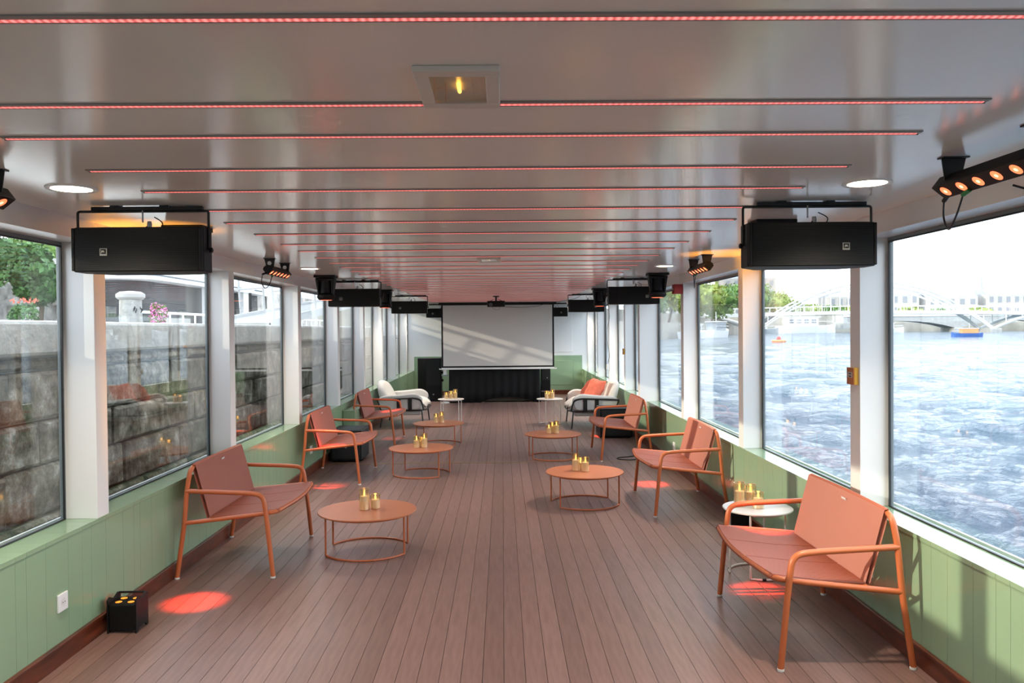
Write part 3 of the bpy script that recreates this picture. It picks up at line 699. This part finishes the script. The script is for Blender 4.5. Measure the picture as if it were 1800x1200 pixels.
for s in (-1, 1): MB().tube([(s*.10, 0, -.085), (s*.03, 0, -.05)], .005, 6).build('mount_arm', BLACKM, pr)
cable('drop_cable', [(-.07, .05, -.18), (-.03, .05, -.225), (.05, .05, -.225), (.07, .05, -.18)], .0025, None, parent=pr)
cable('cable', [(.05, 13.78, 1.935), (.30, 13.9, 1.925), (.60, 14.2, 1.95), (.80, 14.2, 2.0), (1.2, 13.6, 2.05), (1.3, 13.3, 2.10)], .004, 'black cable sagging from the projector to the right ceiling')

# ------------------------------------------------------------------ draped table, stand and dark case below the screen
dt = thing('draped_table', 'black cloth draped table under the projection screen', 'table', (-.17, 17.45, 0))
m = MB(); n_ = 61; vs = []; fs = []
for j, z in enumerate((.0, .25, .6, .985)):
    for i in range(n_):
        u = i/(n_-1); x = -.96+1.92*u; fold = .018*math.sin(u*70)*(1-z/.9)
        zz = z
        if j == 0: zz = .0 if (u < .36 or u > .93) else .11*math.sin(PI*(u-.36)/.57)**.6*1.0
        vs.append((x*(1+.02*(1-z)), -.30+fold-.02*(1-z), zz))
for j in range(3):
    for i in range(n_-1): q = j*n_+i; fs.append((q, q+1, q+n_+1, q+n_))
m.add(vs, fs)
o = m.build('front_cloth', BLACKC, dt, smooth=True); sd = o.modifiers.new('solid', 'SOLIDIFY'); sd.thickness = .004
MB().bb(-.96, .96, -.30, .30, .98, .99).bb(-.965, -.955, -.30, .30, .02, .98).bb(.955, .965, -.30, .30, .02, .98).build('top_cloth', BLACKC, dt)
for x in (-.9, .9):
    for yy in (-.24, .24): MB().tube([(x, yy, .98), (x, yy, 0)], .015, 8).build('leg', GREYM, dt, smooth=True)
MB().bb(-.25, .85, -.10, .20, .02, .10).build('footboard', mat('grey_board', (.25, .22, .2, 1), .6), dt)
st = thing('glass_pedestal', 'slim white and glass pedestal left of the draped table', 'pedestal', (-1.22, 17.12, 0))
MB().bb(-.035, .035, -.035, .035, .60, .95).build('white_column', PLATE, st, bevel=.004)
MB().bb(-.07, .08, -.07, .07, .575, .60).build('clear_shelf', FRAMEG, st)
MB().lathe([(.05, .02), (.05, .575)], seg=16, caps=False).build('glass_tube', GLASS, st, smooth=True)
MB().lathe([(.09, 0), (.09, .02)], seg=20).build('base', PLATE, st, smooth=True)
bk = thing('equipment_case', 'narrow black equipment case right of the draped table', 'case', (.93, 17.5, 0))
MB().bb(-.10, .10, -.12, .2, .01, .82).build('case_body', BLACKP, bk, bevel=.008)
MB().bb(-.085, .085, -.13, -.12, .45, .78).build('front_panel', BLACKM, bk)
MB().lathe([(.012, 0), (.012, .015)], seg=10).build('knob', GREYM, bk, loc=(.03, -.13, .5)).rotation_euler = (PI/2, 0, 0)
MB().bb(-.10, .10, -.126, -.118, .20, .22).build('shelf_edge', GREYM, bk)

# ------------------------------------------------------------------ wall fittings
def socket(loc, s, label):
    o = thing('wall_socket', label, 'socket', loc, 0, 'white wall sockets')
    MB().bb(0, s*.010, -.042, .042, -.042, .042).build('plate', PLATE, o, bevel=.003)
    a = MB().lathe([(.018, .0), (.020, .002)], seg=18).build('insert', mat('socket_insert%d' % len(MATS), (.72, .72, .72, 1), .35), o, loc=(s*.010, 0, 0)); a.rotation_euler = (0, s*PI/2, 0)
    for dy in (-.009, .009): MB().bb(s*.0115, s*.0135, dy-.002, dy+.002, -.002, .002).build('socket_hole', BLACKM, o)
socket((XL, 3.815, .285), 1, 'white wall socket on the left green wall nearest the camera')
socket((XL, 8.78, .262), 1, 'white wall socket behind the middle left bench')
socket((XR, 4.14, .30), -1, 'white wall socket behind the nearest right bench')
socket((XR, 8.88, .245), -1, 'white wall socket behind the middle right bench')
rb = thing('alarm_box', 'red alarm box high on a right window pillar', 'alarm', (XR, 8.47, 1.955))
MB().bb(-.095, 0, -.05, .05, -.05, .05).build('housing', REDBOX, rb, bevel=.006); MB().bb(-.098, -.094, -.03, .03, -.012, .012).build('front_label', PLATE, rb)
def callp(loc, label):
    o = thing('call_point', label, 'call point', loc, 0, 'yellow call points on the right pillars')
    MB().bb(-.022, 0, -.045, .045, -.046, .046).build('housing', YEL, o, bevel=.003)
    MB().bb(-.026, -.0215, -.043, .043, -.045, .045).build('front_cover', ORP, o, bevel=.002)
    MB().bb(-.0275, -.0258, -.03, .03, -.008, .022).build('label_plate', mat('callpoint_label%d' % len(MATS), (.45, .42, .4, 1), .4), o)
    for z in (.013, -.001): MB().bb(-.0285, -.0272, -.018, .012, z-.003, z+.003).build('print_line', BLACKM, o)
callp((XR, 4.31, 1.283), 'yellow and orange call point on the nearest right window pillar')
callp((XR, 12.48, 1.19), 'small orange call point on a far right window pillar')
jb = thing('junction_box', 'small white junction box on a far right window pillar', 'box', (XR-.005, 14.31, .86))
MB().bb(-.04, .0, -.055, .055, -.05, .05).build('housing', PLATE, jb, bevel=.004); MB().bb(-.043, -.039, -.04, .04, -.035, .035).build('lid', WHITE, jb, bevel=.002)
cable('cable', [(1.78, 13.8, 2.1), (1.85, 13.9, 1.75), (1.80, 13.95, 1.45), (1.86, 14.0, 1.1), (1.84, 14.1, .92), (1.80, 13.6, .66), (1.80, 13.3, .60)], .005, 'thin grey cable hanging from the ceiling by the far right windows', FRAMEG)
cable('cable', [(1.80, 9.9, .006), (1.55, 9.7, .006), (1.38, 9.62, .006), (1.36, 9.52, .006), (1.50, 9.45, .006), (1.75, 9.6, .006)], .006, 'black cable loop on the floor under the farthest right bench')
gb = thing('wall_casing', 'square green painted casing against the left wall behind the black box', 'casing', (-2.01, 10.95, 0))
MB().bb(-.075, .085, -.42, .45, .0, .50).build('casing_body', GREEN, gb, bevel=.004); MB().bb(-.078, .09, -.43, .46, .50, .515).build('casing_top', GREEN, gb, bevel=.003)

# ------------------------------------------------------------------ OUTSIDE: river
nr, na = 330, 720
r = 2.2*(900/2.2)**(np.arange(nr)/(nr-1)); a = np.linspace(0, 2*PI, na, endpoint=False)
Rg, Ag = np.meshgrid(r, a, indexing='ij'); Xw = Rg*np.sin(Ag); Yw = Rg*np.cos(Ag)+6; Zw = np.zeros_like(Xw)
sp = Rg*max(math.log(900/2.2)/(nr-1), 2*PI/na)
rng = np.random.RandomState(3)
for k in range(44):
    lam = .35*(9/.35)**rng.rand(); th = rng.normal(-.5, .62); amp = .0095*lam**.78
    kx = 2*PI/lam*math.cos(th+PI/2); ky = 2*PI/lam*math.sin(th+PI/2); ph = rng.rand()*7
    wgt = np.clip((lam/sp-2.5)/2.5, 0, 1); s_ = np.sin(kx*Xw+ky*Yw+ph+.6*np.sin(.31*Xw+.23*Yw+k))
    Zw += amp*wgt*(1-2*np.abs(s_)**.8 if k % 2 else s_)*.9
Zw *= np.clip(900/(Rg+500), 0, 1)
co_ = np.stack([Xw, Yw, Zw], -1).reshape(-1, 3)
i0 = (np.arange(nr-1)[:, None]*na+np.arange(na)[None]).ravel(); i1 = (np.arange(nr-1)[:, None]*na+(np.arange(na)[None]+1) % na).ravel()
quads = np.stack([i0, i1, i1+na, i0+na], -1)
def np_mesh(name, co, faces, m, smooth=False):
    me = bpy.data.meshes.new(name); me.vertices.add(len(co)); me.vertices.foreach_set('co', np.asarray(co, dtype=np.float32).ravel())
    k = faces.shape[1]; me.loops.add(faces.size); me.polygons.add(len(faces)); me.loops.foreach_set('vertex_index', faces.astype(np.int32).ravel())
    me.polygons.foreach_set('loop_start', np.arange(0, faces.size, k, dtype=np.int32))
    me.polygons.foreach_set('loop_total', np.full(len(faces), k, dtype=np.int32))
    if smooth: me.polygons.foreach_set('use_smooth', np.ones(len(faces), dtype=bool))
    me.materials.append(m); me.update(calc_edges=True); me.validate(); return me
rv = link('river', np_mesh('river', co_, quads[:, ::-1], WATER, True)); rv.location = (0, 0, -.62); struct(rv, 'wide rippling blue grey river outside the windows')

# ------------------------------------------------------------------ foliage helper
def leaves(blobs, count, size, m, name, parent, zmin=None):
    tot = sum(b[3]*b[4]*b[5] for b in blobs)**1.0; P = []
    for (cx, cy, cz, rx, ry, rz) in blobs:
        k = max(20, int(count*(rx*ry*rz)/tot)); d = np.random.normal(size=(k, 3)); d /= np.linalg.norm(d, axis=1)[:, None]
        rad = np.random.uniform(.72, 1.08, (k, 1)); P.append(np.array([cx, cy, cz])+d*rad*np.array([rx, ry, rz]))
    P = np.concatenate(P)
    if zmin is not None: P = P[P[:, 2] > zmin]
    k = len(P); A = np.random.normal(size=(k, 3)); A /= np.linalg.norm(A, axis=1)[:, None]; B = np.cross(A, np.random.normal(size=(k, 3))); B /= np.linalg.norm(B, axis=1)[:, None]
    s = size*np.random.uniform(.6, 1.3, (k, 1)); V = np.stack([P-A*s, P+B*s*.55, P+A*s, P-B*s*.55], 1).reshape(-1, 3)
    F = np.arange(4*k).reshape(-1, 4); o = link(name, np_mesh(name, V, F, m), parent); return o
def core(blobs, m, name, parent, seg=10):
    mb = MB()
    for (cx, cy, cz, rx, ry, rz) in blobs:
        prof = [(max(.02, math.sin(PI*i/6))*.80, -math.cos(PI*i/6)*.80*rz) for i in range(7)]
        vs = []; fs = []
        for (q, z) in prof:
            for k in range(seg): vs.append((cx+q*rx*math.cos(2*PI*k/seg), cy+q*ry*math.sin(2*PI*k/seg), cz+z))
        for i in range(6):
            for k in range(seg): fs.append((i*seg+k, i*seg+(k+1) % seg, (i+1)*seg+(k+1) % seg, (i+1)*seg+k))
        mb.add(vs, fs)
    return mb.build(name, m, parent, smooth=True)
def tree(x, y, z0, ztop, R, kind, label, n=2200, ls=.35, group='trees on the far bank'):
    t = thing('tree', label, 'tree', (x, y, z0), 0, group); H = ztop-z0; bl = []
    for k in range(9):
        a_ = random.random()*6.28; q = R*.55*random.random()**.5; zz = H*(.42+.42*random.random()); s = R*random.uniform(.38, .58)
        bl.append((q*math.cos(a_), q*math.sin(a_), min(zz, H-s*.8), s, s, s*.8))
    core(bl, LEAF[kind], 'crown', t); leaves(bl, n, ls, LEAF[kind], 'leaves', t)['kind'] = 'stuff'
    MB().tube([(0, 0, 0), (.1*R, 0, H*.3), (0, .05*R, H*.6)], [H*.03, H*.024, H*.012], 8).build('trunk', BARK, t, smooth=True); return t

# ------------------------------------------------------------------ far bank on the right
bank = [(8, 95), (30, 152), (42, 174), (60, 222), (89, 279), (135, 283), (240, 272), (420, 260)]
m = MB()
for (p, q) in zip(bank[:-1], bank[1:]):
    d = (Vector(q)-Vector(p)).normalized(); nrm = Vector((-d.y, d.x))*14
    P = [Vector(p), Vector(q), Vector(q)+nrm, Vector(p)+nrm]
    m.add([(v.x, v.y, -1.2) for v in P]+[(v.x, v.y, 2.6) for v in P], [(0,1,5,4),(1,2,6,5),(2,3,7,6),(3,0,4,7),(4,5,6,7)])
    n4 = Vector((-d.y, d.x)); P = [Vector(p)+n4*14, Vector(q)+n4*14, Vector(q)+n4*500, Vector(p)+n4*500]
    m.add([(v.x, v.y, -1.2) for v in P]+[(v.x, v.y, 5.6) for v in P], [(0,1,5,4),(1,2,6,5),(2,3,7,6),(3,0,4,7),(4,5,6,7)])
struct(m.build('far_embankment', BANKW), 'stone embankment of the far river bank')
TR = [(30, 168, 10.5, 6, 1), (38, 184, 12.5, 7, 2), (47, 196, 13, 8, 2), (55, 212, 13.5, 8, 1), (58, 243, 14, 7, 2), (69, 262, 14, 7, 1), (82, 290, 16, 8, 0), (93, 300, 18.5, 9, 1), (102, 305, 15, 8, 2), (110, 308, 12, 6, 2), (118, 309, 10, 6, 2), (126, 309, 9.5, 6, 1), (134, 309, 9, 6, 2), (144, 308, 9, 6, 1), (155, 306, 8.5, 6, 2), (167, 305, 8, 6, 1), (180, 304, 8, 6, 2)]
for i, (x, yy, zt_, R, k) in enumerate(TR):
    tree(x, yy, 2.6 if i < 6 else 5.6, zt_, R, k, '%s tree on the far river bank, %s counted from the left' % (['dark green', 'green', 'yellow green'][k], ORD[i]), n=1500, ls=.55)
def building(x, y, w, d, z0, z1, label, floors, cols, roof=2.0):
    b = thing('far_building', label, 'building', (x, y, z0), 0, 'pale buildings beyond the river'); H = z1-z0
    MB().bb(-w/2, w/2, -d/2, d/2, 0, H).build('wall', BUILD, b)
    MB().prism([(-d/2, H), (d/2, H), (d/2-d*.3, H+roof), (-d/2+d*.3, H+roof)], 0, -w/2, w/2).build('roof', ROOFM, b)
    wmesh = MB().bb(-w/cols*.22, w/cols*.22, -.1, .1, -H/floors*.28, H/floors*.28).mesh('window', WINB)
    for f in range(floors):
        for c in range(cols): link('window', wmesh, b, loc=(-w/2+w*(c+.5)/cols, -d/2, H*(f+.5)/floors))
building(104, 345, 22, 14, 5.6, 22, 'large pale apartment building above the trees left of the arch', 4, 6, 3)
building(78, 350, 14, 14, 5.6, 25, 'tall pale building at the left behind the trees', 5, 4, 3)
for i, (x, w_, zz) in enumerate([(146, 16, 14), (166, 20, 15), (190, 22, 13.5), (214, 18, 14.5), (240, 22, 13), (268, 22, 14)]):
    building(x, 345, w_, 12, 5.6, zz, 'pale building behind the white arch bridge, %s counted from the left' % ORD[i], 2, 5, 2.2)
ch = thing('church', 'pale domed church with a thin spire on the skyline', 'church', (240, 402, 5.6))
MB().bb(-9, 9, -6, 6, 0, 8).build('nave', BUILD, ch); MB().lathe([(7, 8), (6.5, 10.5), (4.5, 12.5), (1.2, 14)], seg=20).build('dome', ROOFM, ch, smooth=True)
MB().lathe([(1.0, 13.5), (.7, 16), (.1, 22)], seg=8).build('spire', ROOFM, ch)

# arch footbridge
YB = 230
br = thing('arch_footbridge', 'white steel arch footbridge spanning the river', 'bridge', (105.5, YB, 0))
def deckz(x): return 5.9-.00032*(x)**2
for yo in (-3.2, 3.2):
    for off, nm in ((.0, 'arch_chord'), (-1.25, 'arch_chord')):
        pts = [(-33.5+67*t/40, yo, .6+off*.4+(13.3+off*.6)*(1-((-33.5+67*t/40)/33.5)**2)) for t in range(41)]
        MB().tube(pts, .26, 6).build(nm, BRIDGEW, br, smooth=True)
    lt = MB()
    for t in range(40):
        x0 = -33.5+67*t/40; x1 = x0+67/40; za = .6+13.3*(1-(x0/33.5)**2); zb = .1+12.55*(1-(x1/33.5)**2)
        lt.tube([(x0, yo, za), (x1, yo, zb)], .09, 4)
    o = lt.build('arch_lattice', BRIDGEW, br); o['kind'] = 'stuff'
    for side in (-1, 1):
        pts = [(side*(33.5+20*t/14), yo, .6+4.6*(1-(1-t/14)**2)) for t in range(15)]
        MB().tube(pts, .42, 6).build('side_arch', BRIDGEW, br, smooth=True)
        for k in range(3):
            xx = side*(37+k*4.6); t = (abs(xx)-33.5)/20; MB().tube([(xx, yo, .6+4.6*(1-(1-t)**2)), (xx, yo, deckz(xx))], .13, 5).build('hanger', BRIDGEW, br)
    for k in range(-6, 7):
        xx = k*5.1; za = .4+12.9*(1-(xx/33.5)**2)
        MB().tube([(xx, yo, za), (xx, yo, deckz(xx))], .16, 5).build('hanger', BRIDGEW, br)
    hr = MB(); hr.tube([(x, yo, deckz(x)+1.35) for x in range(-46, 62, 6)], .09, 4)
    for x in range(-46, 60, 2): hr.tube([(x, yo, deckz(x)), (x, yo, deckz(x)+1.35)], .045, 4)
    o = hr.build('handrail', BRIDGEW, br); o['kind'] = 'stuff'
dk = MB(); xs = list(range(-46, 61, 4))
for x0, x1 in zip(xs[:-1], xs[1:]):
    dk.add([(x0, -3.4, deckz(x0)-1.0), (x0, 3.4, deckz(x0)-1.0), (x0, 3.4, deckz(x0)), (x0, -3.4, deckz(x0)), (x1, -3.4, deckz(x1)-1.0), (x1, 3.4, deckz(x1)-1.0), (x1, 3.4, deckz(x1)), (x1, -3.4, deckz(x1))], [(0,1,5,4),(3,7,6,2),(0,4,7,3),(1,2,6,5)])
dk.build('deck', BRIDGEW, br)
for side in (-1, 1): MB().bb(side*33.5-1.6, side*33.5+1.6, -4.5, 4.5, -1.5, .6).build('pier', CONC, br, bevel=.2)
MB().bb(26.5, 35.5, -3.45, -3.35, 6.3, 6.9).build('banner', mat('red_banner', (.6, .05, .05, 1), .6), br, loc=(25, 0, 0))
# concrete road bridge behind
rb2 = thing('road_bridge', 'low pale concrete road bridge behind the arch footbridge', 'bridge', (150, 268, 0))
pts = []
for sx_ in range(3):
    for t in range(9): x = -38+38*sx_+38*t/8; pts.append((x, 3.1-2.6*abs(2*(t/8)-1)**2.2))
MB().prism([(-38, 4.6), (76, 4.6)]+[(p[0], p[1]) for p in reversed(pts)], 1, -4, 4).build('span', CONC, rb2)
for x in (0, 38): MB().bb(x-1.5, x+1.5, -4.5, 4.5, -1.5, .8).build('pier', CONC, rb2, bevel=.3)
MB().bb(-38, 76, -4.2, -4.0, 4.6, 5.4).build('parapet', BRIDGEW, rb2)
# boats
def boat(x, y, L, hull, cab, label, sail=False, rz=0):
    b = thing('boat', label, 'boat', (x, y, -.6), rz, 'boats on the river'); W_ = L*.28
    m = MB(); st_ = []
    for (t, wf, zb) in ((-.5, .75, .05), (-.25, 1, -.1), (.15, 1, -.1), (.38, .6, .05), (.5, .04, .35)):
        hw = W_/2*wf; st_.append([(L*t, -hw, L*.13+zb*.3*L*.3), (L*t, -hw*.7, -L*.03), (L*t, hw*.7, -L*.03), (L*t, hw, L*.13+zb*.3*L*.3)])
    vs = [v for R in st_ for v in R]; fs = [(0, 1, 2, 3), (16, 19, 18, 17)]
    for i in range(4):
        for k in range(4): fs.append((i*4+k, i*4+(k+1) % 4, i*4+4+(k+1) % 4, i*4+4+k))
    m.add(vs, fs).build('hull', hull, b)
    MB().bb(-L*.36, L*.18, -W_*.34, W_*.34, L*.12, L*.27).build('cabin', cab, b, bevel=L*.01)
    MB().bb(-L*.38, L*.21, -W_*.38, W_*.38, L*.27, L*.285).build('cabin_roof', WHITEB, b)
    for k in range(4): MB().bb(-L*.32+k*L*.125, -L*.24+k*L*.125, -W_*.345, -W_*.335, L*.17, L*.24).build('cabin_window', WINB, b)
    MB().tube([(-L*.1, 0, L*.28), (-L*.1, 0, L*.45)], L*.006, 5).build('mast', WHITEB, b)
    MB().tube([(L*.48, 0, L*.2), (L*.25, -W_*.42, L*.2), (-L*.45, -W_*.42, L*.2)], L*.004, 5).build('rail', WHITEB, b)
    return b
boat(85, 147, 5.6, BLUEB, ORB, 'small blue and white boat with orange cabin on the open river', rz=PI)
boat(99, 262, 19, WHITEB, WHITEB, 'white cruiser moored at the far bank under the arch')
boat(80.5, 252, 12, GREYB, WHITEB, 'grey and white barge moored at the far bank left of the white cruiser')
boat(122, 255, 11, WHITEB, WHITEB, 'white motorboat moored by the road bridge')
boat(37.5, 158, 10, WHITEB, WHITEB, 'white boat moored far left behind the window pillar', rz=.9)
boat(45.5, 170, 12, WHITEB, GREYB, 'white barge moored under the left end of the footbridge', rz=1.0)
by = thing('buoy', 'small red buoy floating on the river left of the blue boat', 'buoy', (38.5, 112, -.6))
MB().lathe([(.9, 0), (1.0, .2), (.9, .35)], seg=14).build('float', ORB, by, smooth=True); MB().lathe([(.35, .35), (.2, .8)], seg=10).build('marker', REDBOX, by, smooth=True)

# ------------------------------------------------------------------ OUTSIDE: quay on the left
QX, QT = -2.86, 1.63
qw = struct(MB().bb(QX-.42, QX-.08, -6, 60, -1.2, QT-.22).build('quay_wall', BANKW), 'old stone quay wall beside the boat')
rs = random.Random(5); z = -.75; row = 0
while z < QT-.24:
    h = [.34, .27, .30, .25, .32, .28, .31, .30][row % 8]; h = min(h, QT-.225-z)
    y = -1.0-rs.random()*.6
    while y < 24:
        ln = rs.uniform(.55, 1.05)*(1 if y < 12 else 1.6); px = rs.uniform(0, .035)
        m = MB(); g = .012; e = .02
        y0, y1, za, zb = y+g, y+ln-g, z+g*.7, z+h-g*.7; xf = QX-.02+px
        m.add([(QX-.10, y0, za), (QX-.10, y1, za), (QX-.10, y1, zb), (QX-.10, y0, zb), (xf-e, y0, za), (xf-e, y1, za), (xf-e, y1, zb), (xf-e, y0, zb), (xf, y0+e*1.5, za+e), (xf+rs.uniform(-.008, .008), y1-e*1.5, za+e), (xf, y1-e*1.5, zb-e), (xf+rs.uniform(-.008, .008), y0+e*1.5, zb-e)],
              [(0,1,5,4),(1,2,6,5),(2,3,7,6),(3,0,4,7),(4,5,9,8),(5,6,10,9),(6,7,11,10),(7,4,8,11),(8,9,10,11)])
        m.build('stone_block', STONE, qw); y += ln
    z += h; row += 1
y = -5
while y < 40:
    ln = rs.uniform(1.3, 1.7); MB().bb(QX-.55, QX+.03+rs.uniform(0, .012), y+.006, y+ln-.006, QT-.22, QT).build('cap_stone', CAPST, qw, bevel=.025); y += ln
struct(MB().bb(-40, QX-.5, -20, 80, -1.2, QT-.03).build('quay_ground', PAVE), 'pale paved quay behind the stone wall')
# retaining wall with rough rocks
rw = struct(MB().bb(-22, -18.2, 5, 80, 1.5, 4.6).build('retaining_wall', ROCK), 'rough pale retaining wall behind the quay')
for k in range(90):
    yy = rs.uniform(18, 48); zz = rs.uniform(1.6, 4.2); s1, s2 = rs.uniform(.35, .9), rs.uniform(.25, .5)
    MB().box((-18.15, yy, zz), (.35+rs.random()*.3, s1*1.6, s2), Matrix.Rotation(rs.uniform(-.2, .2), 3, 'X')).build('rock_block', ROCK, rw, bevel=.06)
for i, (x, yy, zt_, R, k) in enumerate([(-16.6, 29.2, 4.9, 1.1, 0), (-16.5, 26.0, 4.8, 1.2, 0), (-20.0, 35.0, 5.9, 1.6, 1), (-20.0, 40, 6.2, 1.8, 0), (-20.0, 47, 6.6, 2.0, 1)]):
    tree(x, yy, 1.6 if i < 2 else 4.6, zt_, R, k, 'leafy green shrub by the left retaining wall, %s from the left' % ORD[1-i if i < 2 else i], n=3500, ls=.12, group='shrubs on the retaining wall')
iv = thing('climbing_plant', 'tall green climbing plant hanging down the retaining wall on the left', 'plant', (-16.9, 33.0, 1.6))
bl = [(0, 0, 2.4-.38*k, .30, .55-.02*k, .45) for k in range(7)]; core(bl, LEAF[0], 'foliage_core', iv); leaves(bl, 3500, .10, LEAF[1], 'leaves', iv)['kind'] = 'stuff'
fb = thing('flower_bush', 'pink flowering bush beside the pale ventilation post on the quay', 'plant', (-8.1, 19.1, 1.6))
bl = [(0, 0, .28, .16, .2, .26), (.02, .15, .42, .14, .16, .18), (0, -.1, .48, .12, .14, .16)]; leaves(bl, 700, .035, LEAF[1], 'leaves', fb)['kind'] = 'stuff'; leaves(bl, 700, .035, PINK, 'petals', fb)['kind'] = 'stuff'
pl2 = thing('potted_shrub', 'small plant on the quay at the far left, orange petals for a lens reflection', 'plant', (-8.0, 13.6, 1.6))
bl = [(0, 0, .22, .22, .22, .22), (.0, .12, .35, .15, .15, .12)]; leaves(bl, 700, .04, LEAF[0], 'leaves', pl2)['kind'] = 'stuff'; leaves([(0, .05, .50, .2, .22, .05)], 60, .025, CUSHION, 'petals', pl2)['kind'] = 'stuff'  # orange petals stand in for a lens reflection in the window glass
vp = thing('ventilation_post', 'pale mushroom shaped ventilation post with dark scribbles on the quay', 'post', (-9.0, 19.7, 1.6))
MB().lathe([(.27, 0), (.25, .75)], seg=24).build('shaft', mat('post_concrete', (.30, .30, .28, 1), .8, var=.3, vscale=6), vp, smooth=True); MB().lathe([(.27, .75), (.33, .80), (.33, .88), (.24, .94), (.05, .96)], seg=24).build('cap', CONC, vp, smooth=True)
gf = MB()
for k in range(10): gf.box((.262+.003*(k % 2), -.12+.027*k, .5+.05*math.sin(k*2.1)), (.012, .02, .07), Matrix.Rotation(math.sin(k*3)*.6, 3, 'X'))
gf.build('scribble', BLACKM, vp, loc=(-.02, 0, 0)).rotation_euler = (0, 0, -.4)
ks = thing('quay_kiosk', 'white pavilion with a rounded double band roof on the quay', 'building', (-14.0, 27.5, 1.6))
def rr(x, y0, y1, z0, z1, rad=1.9):
    pts = [(x+0, y1), (x-2*rad, y1)]+[(x-rad-rad*math.cos(PI*t/16), y0+rad-rad*math.sin(PI*t/16)) for t in range(17)]
    return MB().prism(pts, 2, z0, z1)
rr(1.9, 0, 15, 1.80, 1.93, 1.3).build('roof_band', WHITEB, ks, smooth=True); rr(1.8, .1, 15, 1.93, 2.0, 1.2).build('roof_gap', GREYB, ks); rr(1.9, 0, 15, 2.0, 2.16, 1.3).build('roof_band', WHITEB, ks, smooth=True)
rr(1.2, .9, 15, 0, 1.8, .9).build('dark_interior', DARKI, ks)
for yy in (6.2, 11): MB().bb(1.55, 1.75, yy, yy+.9, 0, 1.8).build('column', WHITEB, ks)
MB().bb(1.2, 1.3, 2.3, 5.6, 0, .5).build('counter', CONC, ks)
fn = thing('quay_railing', 'low white railing along the quay behind the stone wall', 'railing', (-9.8, 22, 1.6))
MB().bb(-.03, .03, 0, 26, .48, .55).build('top_rail', WHITEB, fn); MB().bb(-.02, .02, 0, 26, .05, .09).build('bottom_rail', WHITEB, fn)
pm = MB().bb(-.02, .02, -.025, .025, 0, .5).mesh('post', WHITEB)
for k in range(27): link('post', pm, fn, loc=(0, k*.98, 0))
sg = thing('sign_board', 'pale blue white sign board on a dark post by the pavilion', 'sign', (-7.2, 23.2, 1.6))
MB().bb(-.04, .04, -.30, .30, 1.05, 1.45).build('board', WHITEB, sg, bevel=.01); MB().tube([(0, 0, 1.05), (0, 0, 0)], .045, 8).build('post', BLACKM, sg)
sg2 = thing('sign_board', 'narrow pale sign board right of the first one by the pavilion', 'sign', (-7.4, 25.4, 1.6))
MB().bb(-.04, .04, -.16, .16, 1.05, 1.45).build('board', WHITEB, sg2, bevel=.01); MB().tube([(0, 0, 1.05), (0, 0, 0)], .045, 8).build('post', BLACKM, sg2)
GWM = mat('gangway_paint', (.42, .43, .43, 1), .5)
# gangway with railings
gw = thing('gangway', 'white sloping gangway with tube railings on the quay', 'gangway', (-4.6, 14.2, QT-.03))
gl_ = 13.0; sl_ = .075
def gz(t): return .10+sl_*t
for s in (-.55, .55):
    m = MB(); m.add([(s-.03, 0, .02), (s+.03, 0, .02), (s+.03, gl_, gz(gl_)-.12), (s-.03, gl_, gz(gl_)-.12), (s-.03, 0, .16), (s+.03, 0, .16), (s+.03, gl_, gz(gl_)+.10), (s-.03, gl_, gz(gl_)+.10)], [(0,1,2,3),(4,7,6,5),(0,4,5,1),(1,5,6,2),(2,6,7,3),(3,7,4,0)]).build('side_plate', GWM, gw)
    for h in (.55, .85): MB().tube([(s, .1, gz(.1)+h), (s, gl_, gz(gl_)+h)], .022, 8).build('rail', GWM, gw)
    for k in range(9): t = .1+k*1.6; MB().tube([(s, t+.12, gz(t)), (s, t-.06, gz(t)+.87)], .022, 8).build('rail_post', GWM, gw)
m = MB(); m.add([(-.55, 0, .05), (.55, 0, .05), (.55, gl_, gz(gl_)), (-.55, gl_, gz(gl_)), (-.55, 0, .1), (.55, 0, .1), (.55, gl_, gz(gl_)+.05), (-.55, gl_, gz(gl_)+.05)], [(0,3,2,1),(4,5,6,7),(0,1,5,4),(1,2,6,5),(2,3,7,6),(3,0,4,7)]).build('walkway', CONC, gw)
